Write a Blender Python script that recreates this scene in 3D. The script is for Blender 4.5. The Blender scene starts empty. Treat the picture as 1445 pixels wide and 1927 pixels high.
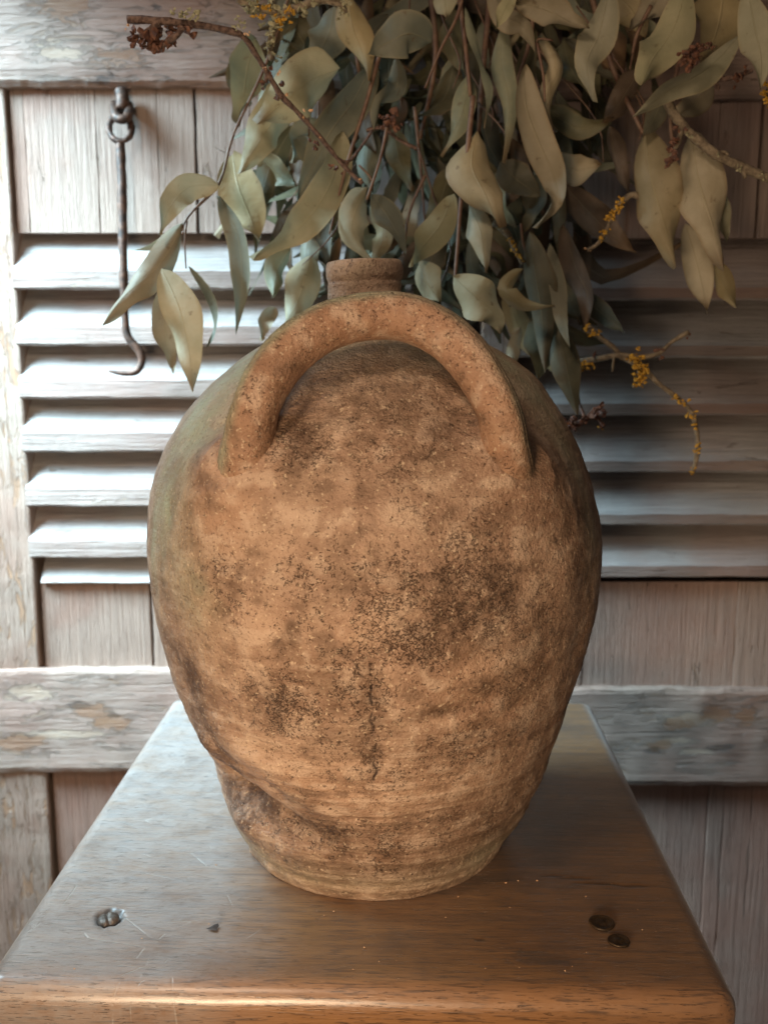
import bpy, bmesh, math, random
import numpy as np
from mathutils import Vector, Matrix

# ------------------------------------------------------------------ camera, world, lamps
SC = bpy.context.scene
COL = SC.collection
FP = 1850.0; CX, CY = 722.5, 963.5          # focal length and centre in photo pixels (1445 x 1927)
PITCH = math.atan(315.0 / FP); H = 0.285    # camera looks down 9.7 degrees, 28.5 cm over the stool top
CP, SP = math.cos(PITCH), math.sin(PITCH)
cd = bpy.data.cameras.new('camera'); cam = bpy.data.objects.new('camera', cd); COL.objects.link(cam)
cam.location = (0, 0, H); cam.rotation_euler = (math.pi/2 - PITCH, 0, 0)
cd.sensor_fit = 'HORIZONTAL'; cd.sensor_width = 36; cd.lens = FP / 1445 * 36
cd.clip_start = 0.01; cd.clip_end = 50
cd.dof.use_dof = True; cd.dof.focus_distance = 0.475; cd.dof.aperture_fstop = 16
SC.camera = cam
W = bpy.data.worlds.new('World'); SC.world = W; W.use_nodes = True
bg = W.node_tree.nodes['Background']
bg.inputs[0].default_value = (1.0, 0.80, 0.67, 1); bg.inputs[1].default_value = 0.070

def lamp(name, loc, target, size, size_y, power, color):
    l = bpy.data.lights.new(name, 'AREA'); l.shape = 'RECTANGLE'; l.size = size; l.size_y = size_y
    l.energy = power; l.color = color
    o = bpy.data.objects.new(name, l); COL.objects.link(o)
    o.location = loc
    o.rotation_euler = (Vector(target) - Vector(loc)).to_track_quat('-Z', 'Y').to_euler()
    return o
# cool daylight from a window up on the left, near the wall
lamp('window_light', (-0.60, 0.72, 0.56), (-0.30, 0.84, 0.14), 0.24, 0.44, 9.2, (0.58, 0.85, 1.0)).data.spread = math.radians(78)
# warm room light: a small lamp above, and a stronger low one that glows on the belly and under the handle
lamp('room_light', (-0.25, 0.04, 0.74), (-0.06, 0.55, 0.12), 0.14, 0.14, 1.35, (1.0, 0.77, 0.57)).data.spread = math.radians(140)
lamp('low_room_light', (-0.16, -0.10, 0.09), (-0.02, 0.5, 0.10), 0.18, 0.12, 1.22, (1.0, 0.74, 0.49)).data.spread = math.radians(100)
SC.view_settings.view_transform = 'Standard'; SC.view_settings.look = 'None'
SC.view_settings.exposure = 0; SC.view_settings.gamma = 1

R = random.Random(7)
# ------------------------------------------------------------------ helpers
def ray(px, py):
    u = (px - CX) / FP; v = -(py - CY) / FP
    return Vector((u, CP + v * SP, -SP + v * CP))
def at(px, py, d):                 # point seen at a photo pixel, at distance d in front of the camera
    r = ray(px, py); t = d / r.y
    return Vector((r.x * t, d, H + r.z * t))
def on_plane(px, py, z=0.0):
    r = ray(px, py); t = (z - H) / r.z
    return Vector((r.x * t, r.y * t, z))

def tag(o, label=None, cat=None, group=None, kind=None):
    if label: o['label'] = label
    if cat: o['category'] = cat
    if group: o['group'] = group
    if kind: o['kind'] = kind
    return o
def empty(name, loc, rz=0):
    o = bpy.data.objects.new(name, None); COL.objects.link(o); o.location = loc; o.rotation_euler.z = rz
    o.empty_display_size = .02
    return o
def link(name, me, mat=None, parent=None, smooth=True, loc=None):
    o = bpy.data.objects.new(name, me); COL.objects.link(o)
    if mat is not None and len(me.materials) == 0:
        me.materials.append(mat)
        if mat.name == 'worn_paint_slat': me.materials.append(M_slat_edge)
    if parent is not None: o.parent = parent
    if loc is not None: o.location = loc
    if smooth: me.polygons.foreach_set('use_smooth', [True] * len(me.polygons))
    return o
def pydata(name, V, Fc):
    me = bpy.data.meshes.new(name); me.from_pydata([tuple(v) for v in V], [], [tuple(f) for f in Fc]); me.update()
    return me
def gridmesh(name, P, wrap=False):
    """P: (n, m, 3) array -> quads; wrap closes the second axis"""
    n, m = P.shape[:2]
    me = bpy.data.meshes.new(name)
    V = P.reshape(-1, 3)
    me.vertices.add(len(V)); me.vertices.foreach_set('co', V.astype(np.float32).ravel())
    i = np.arange(n - 1)[:, None]; j = np.arange(m if wrap else m - 1)[None, :]
    j2 = (j + 1) % m
    Q = np.stack([i*m + j, i*m + j2, (i+1)*m + j2, (i+1)*m + j], -1).reshape(-1, 4)
    me.loops.add(Q.size); me.loops.foreach_set('vertex_index', Q.ravel().astype(np.int32))
    me.polygons.add(len(Q)); me.polygons.foreach_set('loop_start', np.arange(0, Q.size, 4, dtype=np.int32))
    me.update(calc_edges=True); me.validate()
    return me
def attr(me, name, arr):
    a = me.attributes.new(name, 'FLOAT', 'POINT'); a.data.foreach_set('value', np.asarray(arr, np.float32).ravel())

rng = np.random.RandomState(11)
_perm = rng.permutation(256); _perm = np.concatenate([_perm, _perm, _perm])
_grad = rng.randn(256, 3); _grad /= np.linalg.norm(_grad, axis=1)[:, None]
def noise(P, s=1.0, off=0.0):
    """gradient noise about -1..1 for an (...,3) array"""
    Q = np.asarray(P, float) * s + off
    I = np.floor(Q).astype(int); Fr = Q - I; U = Fr * Fr * Fr * (Fr * (Fr * 6 - 15) + 10)
    I &= 255
    out = 0
    for dx in (0, 1):
        for dy in (0, 1):
            for dz in (0, 1):
                h = _perm[_perm[_perm[(I[..., 0] + dx) & 255] + ((I[..., 1] + dy) & 255)] + ((I[..., 2] + dz) & 255)]
                g = _grad[h & 255]
                d = g[..., 0] * (Fr[..., 0] - dx) + g[..., 1] * (Fr[..., 1] - dy) + g[..., 2] * (Fr[..., 2] - dz)
                w = (U[..., 0] if dx else 1 - U[..., 0]) * (U[..., 1] if dy else 1 - U[..., 1]) * (U[..., 2] if dz else 1 - U[..., 2])
                out = out + w * d
    return out * 1.6
def fbm(P, s, n=4, off=0.0):
    t = 0; a = 1.0
    for k in range(n):
        t = t + a * noise(P, s * 2 ** k, off + 17.3 * k); a *= .5
    return t / 1.6
def sstep(a, b, x):
    t = np.clip((x - a) / (b - a), 0, 1); return t * t * (3 - 2 * t)

# ------------------------------------------------------------------ node helpers
class NT:
    def __init__(s, name):
        s.m = bpy.data.materials.new(name); s.m.use_nodes = True
        s.t = s.m.node_tree; s.n = s.t.nodes; s.l = s.t.links
        s.b = s.n['Principled BSDF']
        s.co = s.n.new('ShaderNodeTexCoord').outputs['Object']
    def new(s, t, **k):
        n = s.n.new(t)
        for a, v in k.items(): setattr(n, a, v)
        return n
    def put(s, sock, v):
        if isinstance(v, bpy.types.NodeSocket): s.l.new(v, sock)
        elif isinstance(v, (tuple, list)) and len(v) == 3 and sock.type == 'RGBA': sock.default_value = (*v, 1)
        else: sock.default_value = v
    def map(s, scale, co=None, loc=(0, 0, 0), rot=(0, 0, 0)):
        n = s.new('ShaderNodeMapping'); s.put(n.inputs[0], co or s.co)
        n.inputs['Scale'].default_value = scale
        s.put(n.inputs['Location'], loc); n.inputs['Rotation'].default_value = rot
        return n.outputs[0]
    def noise(s, scale, co=None, detail=4, rough=.55, dist=0, out=0):
        n = s.new('ShaderNodeTexNoise'); s.put(n.inputs['Vector'], co or s.co)
        n.inputs['Scale'].default_value = scale; n.inputs['Detail'].default_value = detail
        n.inputs['Roughness'].default_value = rough; n.inputs['Distortion'].default_value = dist
        return n.outputs[out]
    def vor(s, scale, co=None, feat='F1', out=0, rand=1):
        n = s.new('ShaderNodeTexVoronoi', feature=feat); s.put(n.inputs['Vector'], co or s.co)
        n.inputs['Scale'].default_value = scale; n.inputs['Randomness'].default_value = rand
        return n.outputs[out]
    def ramp(s, v, a, b, lo=0., hi=1.):
        n = s.new('ShaderNodeMapRange', interpolation_type='SMOOTHSTEP'); s.put(n.inputs[0], v)
        for i, x in ((1, a), (2, b), (3, lo), (4, hi)): s.put(n.inputs[i], x)
        return n.outputs[0]
    def math(s, op, a, b=0., c=0.):
        n = s.new('ShaderNodeMath', operation=op)
        for i, x in enumerate((a, b, c)): s.put(n.inputs[i], x)
        return n.outputs[0]
    def mix(s, f, a, b, mode='MIX'):
        n = s.new('ShaderNodeMix', data_type='RGBA', blend_type=mode, clamp_factor=True)
        s.put(n.inputs[0], f); s.put(n.inputs[6], a); s.put(n.inputs[7], b)
        return n.outputs[2]
    def attr(s, name):
        return s.new('ShaderNodeAttribute', attribute_name=name).outputs['Fac']
    def rnd(s):
        return s.new('ShaderNodeObjectInfo').outputs['Random']
    def bump(s, h, dist, strength=1, prev=None):
        n = s.new('ShaderNodeBump'); n.inputs['Strength'].default_value = strength
        n.inputs['Distance'].default_value = dist; s.put(n.inputs['Height'], h)
        if prev is not None: s.put(n.inputs['Normal'], prev)
        return n.outputs[0]
    def done(s, col, rough=.6, nrm=None, **k):
        s.put(s.b.inputs['Base Color'], col); s.put(s.b.inputs['Roughness'], rough)
        if nrm is not None: s.put(s.b.inputs['Normal'], nrm)
        for a, v in k.items(): s.put(s.b.inputs[a.replace('_', ' ')], v)
        return s.m

def clay_material():
    t = NT('weathered_clay')
    green, stain_shade, speck, crack, pale, ruddy = (t.attr(a) for a in ('green', 'stain_shade', 'speck', 'crack', 'pale', 'ruddy'))
    big = t.noise(22, detail=5, rough=.6); mid = t.noise(95, detail=7, rough=.72)
    ringc = t.map((30, 30, 420)); rings = t.noise(1, ringc, detail=5, rough=.6, dist=.3)
    c = t.mix(t.ramp(big, .35, .68), (.205, .114, .068), (.350, .217, .145))
    c = t.mix(t.ramp(mid, .42, .7, 0, .5), c, (.41, .295, .20))
    c = t.mix(t.ramp(t.noise(9, detail=6, rough=.65), .48, .66, 0, .6), c, (.175, .102, .060))
    zz = t.new('ShaderNodeSeparateXYZ'); t.put(zz.inputs[0], t.co)
    lowz = t.ramp(zz.outputs[2], .15, .07, .12, 1)
    c = t.mix(t.math('MULTIPLY', lowz, t.ramp(rings, .5, .72, 0, .40)), c, (.50, .36, .24))
    c = t.mix(t.math('MULTIPLY', pale, .6), c, (.48, .322, .222))
    c = t.mix(t.math('MULTIPLY', t.math('MULTIPLY', ruddy, t.ramp(mid, .3, .6, .5, 1)), .75), c, (.42, .205, .105))
    cvt = t.attr('cavity')
    c = t.mix(t.ramp(cvt, .50, .95, 0, .62), c, (.130, .072, .041))
    c = t.mix(t.ramp(cvt, .42, .08, 0, .55), c, (.53, .385, .28))
    gm = t.math('MULTIPLY', green, t.ramp(t.noise(60, detail=6, rough=.7), .28, .62, .45, 1))
    c = t.mix(gm, c, t.mix(t.ramp(t.noise(35, detail=4), .4, .62), (.36, .37, .25), (.30, .27, .17)))
    # fine squiggly dark marks and pits, dense where the surface is soiled
    w = t.noise(260, detail=2, out=1)
    wv = t.new('ShaderNodeVectorMath', operation='MULTIPLY_ADD'); t.put(wv.inputs[0], w)
    wv.inputs[1].default_value = (.006,) * 3; t.put(wv.inputs[2], t.co)
    n1 = t.noise(520, wv.outputs[0], detail=2, rough=.5)
    ridge = t.math('ABSOLUTE', t.math('SUBTRACT', n1, .5))       # thin lines where noise crosses .5
    n2 = t.noise(300, detail=3)
    gate = t.ramp(t.math('ADD', n2, t.math('MULTIPLY', speck, .22)), .60, .70)
    lines = t.math('MULTIPLY', t.math('SUBTRACT', 1., t.math('MINIMUM', 1., t.math('DIVIDE', ridge, t.math('ADD', .022, t.math('MULTIPLY', speck, .026))))), gate)
    pits = t.vor(430, wv.outputs[0])
    pg = t.noise(420, detail=1)
    pit = t.math('MULTIPLY', t.ramp(pits, .10, .22, 1, 0), t.ramp(t.math('ADD', pg, t.math('MULTIPLY', speck, .16)), .60, .68))
    marks = t.math('MAXIMUM', lines, pit)
    fsp = t.ramp(t.math('ADD', t.noise(700, detail=3, rough=.65), t.math('MULTIPLY', speck, .07)), .57, .68, 0, .62)
    c = t.mix(fsp, c, (.13, .070, .038))
    c = t.mix(t.math('MULTIPLY', t.ramp(stain_shade, 0, 1), t.ramp(t.noise(170, detail=5, rough=.7), .34, .62, .35, 1)), c, (.105, .056, .031))
    c = t.mix(t.math('MULTIPLY', marks, .70), c, (.070, .034, .018))
    c = t.mix(crack, c, (.030, .014, .008))
    lt = t.math('MULTIPLY', t.ramp(t.noise(520, detail=2), .60, .72), .55)
    c = t.mix(lt, c, (.66, .50, .34))
    h = t.math('SUBTRACT', t.math('ADD', t.math('MULTIPLY', mid, .9), t.math('MULTIPLY', t.noise(620, detail=3, rough=.6), .45)), t.math('MULTIPLY', marks, .5))
    h = t.math('ADD', h, t.math('MULTIPLY', t.math('MULTIPLY', rings, lowz), .6))
    return t.done(c, t.ramp(mid, .3, .7, .50, .72), t.bump(h, .0019), Specular_IOR_Level=.5)

def wood_paint(name, axis, base=(.385, .278, .228), worn=(.25, .165, .115), dark=(.09, .065, .05), amount=.5, rails=False, con=.66):
    """old paint over wood; axis 0: grain along x, 2: grain along z"""
    t = NT(name)
    r = t.rnd()
    off = t.new('ShaderNodeCombineXYZ'); t.put(off.inputs[0], t.math('MULTIPLY', r, 7.)); t.put(off.inputs[2], t.math('MULTIPLY', r, 13.))
    mv = t.new('ShaderNodeVectorMath', operation='ADD'); t.put(mv.inputs[0], t.co); t.put(mv.inputs[1], off.outputs[0])
    co = mv.outputs[0]
    sc = (7, 260, 260) if axis == 0 else (260, 260, 7)
    sc2 = (22, 800, 800) if axis == 0 else (800, 800, 22)
    grain = t.noise(1, t.map(sc, co), detail=7, rough=.72, dist=.12)
    fine = t.noise(1, t.map(sc2, co), detail=4, rough=.6)
    sp = (22, 90, 90) if axis == 0 else (90, 90, 22)
    patch = t.noise(1, t.map(sp, co), detail=7, rough=.72, dist=.8)
    blot = t.noise(7, co, detail=4, rough=.6)
    c = t.mix(t.ramp(grain, .35, .7), base, tuple(v * con for v in base))
    c = t.mix(t.ramp(blot, .42, .62, 0, .6), c, (base[0] * .95, base[1] * .78, base[2] * .72))
    c = t.mix(t.ramp(blot, .60, .40, 0, .35), c, (base[0] * 1.12, base[1] * 1.16, base[2] * 1.14))
    wm = t.ramp(patch, .66 - amount * .12, .72 - amount * .10)
    c = t.mix(t.math('MULTIPLY', wm, .85), c, t.mix(t.ramp(grain, .4, .6), worn, tuple(v * 1.35 for v in worn)))
    c = t.mix(t.ramp(fine, .54, .70, 0, .6), c, tuple(v * .55 for v in base))
    cr = t.math('MULTIPLY', t.ramp(t.noise(1, t.map(tuple(v * .7 for v in sc), co), detail=3), .69, .74), .6)
    c = t.mix(cr, c, dark)
    if rails:
        pn = t.noise(1, t.map((60, 210, 210), co), detail=8, rough=.78, dist=.5)
        for nm, cc in (('bare', (.50, .37, .27)), ('rust', (.27, .125, .050)), ('rot', (.060, .036, .022))):
            a = t.ramp(t.math('ADD', t.attr(nm), t.math('MULTIPLY', t.math('SUBTRACT', pn, .5), 2.6)), .42, .62)
            a = t.math('MULTIPLY', a, t.ramp(t.attr(nm), .05, .3))
            c = t.mix(t.math('MULTIPLY', a, .62), c, cc); wm = t.math('MAXIMUM', wm, a)
    h = t.math('ADD', t.math('MULTIPLY', grain, .9), t.math('MULTIPLY', fine, .5))
    h = t.math('SUBTRACT', h, t.math('ADD', t.math('MULTIPLY', wm, .35), t.math('MULTIPLY', cr, .8)))
    return t.done(c, t.ramp(grain, .3, .7, .42, .62), t.bump(h, .0030), Specular_IOR_Level=.5)

def seat_material():
    t = NT('waxed_beech')
    sheen_wear, edge, gouge = t.attr('sheen_wear'), t.attr('edge'), t.attr('gouge')
    grain = t.noise(1, t.map((8, 150, 150)), detail=8, rough=.7, dist=.25)
    fine = t.noise(1, t.map((60, 620, 620)), detail=3, rough=.6)
    pores = t.noise(1, t.map((120, 1500, 1500)), detail=2)
    blot = t.noise(13, detail=5, rough=.62)
    c = t.mix(t.ramp(grain, .3, .72), (.215, .098, .026), (.098, .041, .011))
    c = t.mix(t.ramp(blot, .50, .68, 0, .7), c, (.060, .028, .011))
    c = t.mix(t.ramp(blot, .45, .30, 0, .55), c, (.20, .105, .040))
    c = t.mix(t.math('MULTIPLY', edge, .5), c, (.30, .145, .060))
    c = t.mix(t.ramp(fine, .50, .68, 0, .75), c, (.055, .025, .010))
    c = t.mix(t.ramp(pores, .68, .74, 0, .6), c, (.045, .020, .009))
    c = t.mix(t.math('MULTIPLY', gouge, .9), c, (.030, .016, .009))
    # pale scratches: three sets of thin stretched lines, each broken up
    scr = None
    for k, (rz, s) in enumerate(((.5, 1), (-.7, 1.3), (1.25, .8), (.1, 1.1))):
        v = t.vor(1, t.map((9 * s, 26 * s, 1), rot=(0, 0, rz), loc=(k * 3.1, k, 0)), feat='DISTANCE_TO_EDGE')
        g = t.ramp(t.noise(24 + 9 * k, detail=4, rough=.7), .50, .66)
        m = t.math('MULTIPLY', t.ramp(v, .0, .006, 1, 0), g)
        scr = m if scr is None else t.math('MAXIMUM', scr, m)
    scr = t.math('MULTIPLY', scr, sheen_wear)
    sheen_mottle = t.ramp(t.noise(1, t.map((30, 42, 42)), detail=9, rough=.8), .12, .70)
    c = t.mix(t.math('MULTIPLY', t.math('MULTIPLY', sheen_mottle, sheen_wear), .56), c, (.38, .39, .40))  # cool window sheen painted into the wood colour
    c = t.mix(t.math('MULTIPLY', scr, .5), c, (.55, .53, .50))
    h = t.math('SUBTRACT', t.math('MULTIPLY', fine, .6), t.math('MULTIPLY', t.ramp(pores, .62, .70), .9))
    h = t.math('SUBTRACT', h, t.math('MULTIPLY', scr, .6))
    h = t.math('ADD', h, t.math('MULTIPLY', t.noise(55, detail=3), .6))
    ro = t.math('ADD', t.ramp(sheen_mottle, 0, 1, .30, .46), t.math('MULTIPLY', scr, .12))
    m = t.done(c, ro, t.bump(h, .0006), Specular_IOR_Level=.6)
    t.b.inputs['Coat Weight'].default_value = .6
    t.b.inputs['Coat Roughness'].default_value = .30; t.b.inputs['Coat IOR'].default_value = 1.65
    t.b.inputs['Sheen Weight'].default_value = .25; t.b.inputs['Sheen Roughness'].default_value = .4
    return m

def leaf_material(name, a, b, edge):
    t = NT(name)
    r = t.rnd()
    uv = t.new('ShaderNodeUVMap').outputs[0]
    sx = t.new('ShaderNodeSeparateXYZ'); t.put(sx.inputs[0], uv); u, v = sx.outputs[0], sx.outputs[1]
    off = t.new('ShaderNodeVectorMath', operation='ADD'); t.put(off.inputs[0], t.co)
    cmb = t.new('ShaderNodeCombineXYZ'); t.put(cmb.inputs[0], t.math('MULTIPLY', r, 9.)); t.put(off.inputs[1], cmb.outputs[0])
    co = off.outputs[0]
    c = t.mix(t.ramp(t.noise(40, co, detail=4, rough=.6), .36, .66), a, b)
    hs = t.new('ShaderNodeHueSaturation'); t.put(hs.inputs['Color'], c)
    t.put(hs.inputs['Value'], t.ramp(r, 0, 1, .78, 1.2)); t.put(hs.inputs['Saturation'], t.ramp(t.math('FRACT', t.math('MULTIPLY', r, 7.3)), 0, 1, .8, 1.15))
    c = hs.outputs[0]
    d = t.math('ABSOLUTE', t.math('SUBTRACT', u, .5))
    c = t.mix(t.ramp(d, .40, .50, 0, .55), c, edge)
    mid = t.ramp(d, .004, .03, 1, 0)
    c = t.mix(t.math('MULTIPLY', mid, .20), c, (.42, .36, .20))
    # side veins run obliquely from the midrib
    vv = t.math('SUBTRACT', t.math('MULTIPLY', v, 26.), t.math('MULTIPLY', d, 22.))
    vein = t.ramp(t.math('ABSOLUTE', t.math('SUBTRACT', t.math('FRACT', vv), .5)), .0, .12, 1, 0)
    c = t.mix(t.math('MULTIPLY', vein, .13), c, (.42, .36, .22))
    tip = t.ramp(t.math('ADD', v, t.math('MULTIPLY', t.math('SUBTRACT', r, .5), .25)), .84, 1.02, 0, .7)
    c = t.mix(tip, c, (.17, .105, .05))
    spot = t.ramp(t.noise(130, co, detail=3, rough=.6), .63, .74)
    c = t.mix(t.math('MULTIPLY', spot, .55), c, (.115, .070, .032))
    h = t.math('ADD', t.math('MULTIPLY', t.noise(170, co, detail=4), .8), t.math('MULTIPLY', t.math('ADD', mid, t.math('MULTIPLY', vein, .3)), .5))
    m = t.done(c, .52, t.bump(h, .0006), Specular_IOR_Level=.35)
    # a little light comes through the dry blade
    tr = t.new('ShaderNodeBsdfTranslucent'); t.put(tr.inputs[0], c)
    mx = t.new('ShaderNodeMixShader'); mx.inputs[0].default_value = .14
    out = t.n['Material Output']
    t.l.new(t.b.outputs[0], mx.inputs[1]); t.l.new(tr.outputs[0], mx.inputs[2]); t.l.new(mx.outputs[0], out.inputs[0])
    return m

def plain(name, a, b, scale, rough, bump=.0004, metal=0, spec=.5):
    t = NT(name)
    n = t.noise(scale, detail=5, rough=.65)
    m = t.done(t.mix(t.ramp(n, .35, .65), a, b), rough, t.bump(n, bump), Metallic=metal, Specular_IOR_Level=spec)
    return m

M_clay = clay_material()
M_hor = wood_paint('worn_paint_rail', 0, amount=1.0, rails=True)
M_slat = wood_paint('worn_paint_slat', 0, base=(.46, .425, .41), worn=(.30, .23, .18), amount=.35, con=.58)
M_slat_edge = wood_paint('worn_shaded_slat_edge', 0, base=(.33, .25, .215), worn=(.38, .27, .19), amount=.5)  # front edges: worn brown, plus shade painted in against the bright slopes
M_ver = wood_paint('worn_paint_plank', 2, amount=.35)
M_stile = wood_paint('worn_paint_stile', 2, base=(.41, .305, .25), worn=(.33, .19, .115), amount=1.25)
M_low = wood_paint('worn_paint_low_plank', 2, base=(.38, .248, .20), amount=.2)
M_seat = seat_material()
M_leg = wood_paint('dark_stool_wood', 2, base=(.20, .10, .045), worn=(.14, .065, .03), amount=.2)
M_post = plain('dark_timber', (.035, .03, .03), (.06, .05, .045), 40, .8)
M_iron = plain('rusty_iron', (.035, .024, .020), (.13, .070, .048), 160, .55, .0008, .35)
M_screw = plain('worn_screw_steel', (.07, .055, .045), (.16, .13, .11), 300, .42, .0006, .5)
M_disc = plain('dark_bronze', (.035, .022, .012), (.085, .052, .026), 420, .42, .0006, .5)
M_twig = plain('brown_bark', (.060, .032, .024), (.20, .125, .095), 420, .7, .0016)
M_twig_grey = plain('grey_bark', (.13, .095, .06), (.28, .22, .145), 260, .75, .0018)
M_stem = plain('reddish_stem', (.115, .058, .038), (.19, .115, .072), 120, .55, .0004)
M_bud = plain('brown_bud', (.06, .025, .018), (.20, .085, .045), 300, .6, .001)
M_cut = plain('pale_bud_scar', (.55, .30, .15), (.66, .42, .24), 300, .6, .0006)
M_liy = plain('yellow_lichen', (.48, .24, .022), (.62, .36, .05), 500, .85, .0014)
M_lig = plain('grey_green_lichen', (.30, .28, .17), (.46, .42, .26), 500, .85, .0014)
M_ground = plain('dim_floor', (.10, .075, .06), (.14, .11, .09), 12, .7)
LM = {
 'p': leaf_material('pale_dry_leaf', (.33, .315, .200), (.41, .38, .250), (.38, .31, .18)),
 't': leaf_material('tan_dry_leaf', (.30, .245, .140), (.37, .305, .185), (.24, .16, .08)),
 'g': leaf_material('grey_green_leaf', (.18, .195, .14), (.25, .25, .17), (.30, .26, .16)),
 'd': leaf_material('dark_olive_leaf', (.085, .083, .050), (.135, .122, .070), (.15, .10, .05)),  # darkened: shade inside the bunch is painted into this leaf colour
 'b': leaf_material('brown_leaf', (.10, .065, .040), (.155, .10, .06), (.10, .06, .03)),
}

# ------------------------------------------------------------------ floor and the wall of shutters
WD = 0.900                       # distance of the shutters' front face
def hz(py, d=WD): return at(CX, py, d).z
floor = link('floor', pydata('floor', [(-3, -2, -.46), (3, -2, -.46), (3, 3, -.46), (-3, 3, -.46)], [(0, 1, 2, 3)]), M_ground, smooth=False)
tag(floor, kind='structure')

def board(x0, x1, y0, y1, z0, z1, bev=.002, amp=.0007, seed=0, n=16, along='x', nf=1, low=None):
    """a board with slightly uneven, eased edges; profile is a chamfered rectangle swept along its grain"""
    if along == 'x': L0, L1, A0, A1 = x0, x1, z0, z1
    else: L0, L1, A0, A1 = z0, z1, x0, x1
    b = min(bev, (A1 - A0) * .4, (y1 - y0) * .4); c = b * .3
    lo = low or b
    front = [(A0 + lo + (A1 - b - A0 - lo) * q / nf, y0) for q in range(nf + 1)]
    prof = front + [(A1 - c, y0 + c), (A1, y0 + b), (A1, y1), (A0, y1), (A0, y0 + lo * .55), (A0 + lo * .3, y0 + lo * .22)]
    M = len(prof); NF = nf + 3
    s = np.linspace(L0, L1, n + 1)
    P = np.zeros((n + 1, M, 3))
    for j, (a, y) in enumerate(prof):
        P[:, j, 0 if along == 'x' else 2] = s
        P[:, j, 2 if along == 'x' else 0] = a
        P[:, j, 1] = y
    d = noise(P, 34, seed * 3.7) * amp + noise(P, 150, seed * 1.3) * amp * .5
    d2 = noise(P, 30, seed * 5.1 + 40) * amp
    if along == 'x': P[:, :, 2] += d
    else: P[:, :, 0] += d
    P[:, :NF, 1] += d2[:, :NF]; P[:, -2:, 1] += d2[:, -2:]
    V = P.reshape(-1, 3).tolist(); Fc = []
    for i in range(n):
        for j in range(M):
            k = (j + 1) % M; Fc.append((i*M+j, i*M+k, (i+1)*M+k, (i+1)*M+j))
    Fc.append(tuple(range(M))[::-1]); Fc.append(tuple(n*M + j for j in range(M)))
    me = pydata('board', V, Fc)
    bm = bmesh.new(); bm.from_mesh(me); bmesh.ops.recalc_face_normals(bm, faces=bm.faces); bm.to_mesh(me); bm.free()
    return me
def add_board(name, mat, parent, *a, **k):
    o = link(name, board(*a, **k), mat, parent, smooth=False)
    return o

def slat_mesh(length, edge, seed, pitch=.0505):
    n = 40
    rise = .044
    prof = [(-.0005, .002), (0, edge - .0016), (.0016, edge), (.020, edge + rise * .5), (.040, edge + rise), (.040, edge + rise - .014), (.004, .0)]
    m = len(prof); s = np.linspace(0, length, n + 1)
    P = np.zeros((n + 1, m, 3)); P[:, :, 0] = s[:, None]
    for j, (y, z) in enumerate(prof): P[:, j, 1] = y; P[:, j, 2] = z
    Q = P * np.array([1, 3, 3])
    P[:, :, 2] += noise(Q, 30, seed * 7.7) * .0009 + noise(Q, 130, seed * 2.2) * .0005
    P[:, :, 1] += noise(Q, 22, seed * 4.4 + 9) * .0010
    V = P.reshape(-1, 3).tolist(); Fc = []
    for i in range(n):
        for j in range(m):
            k = (j + 1) % m; Fc.append((i*m+j, i*m+k, (i+1)*m+k, (i+1)*m+j))
    Fc.append(tuple(range(m))[::-1]); Fc.append(tuple(n*m + j for j in range(m)))
    me = pydata('slat', V, Fc)
    for i in range(n): me.polygons[i * m].material_index = 1
    bm = bmesh.new(); bm.from_mesh(me); bmesh.ops.recalc_face_normals(bm, faces=bm.faces); bm.to_mesh(me); bm.free()
    return me

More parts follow.
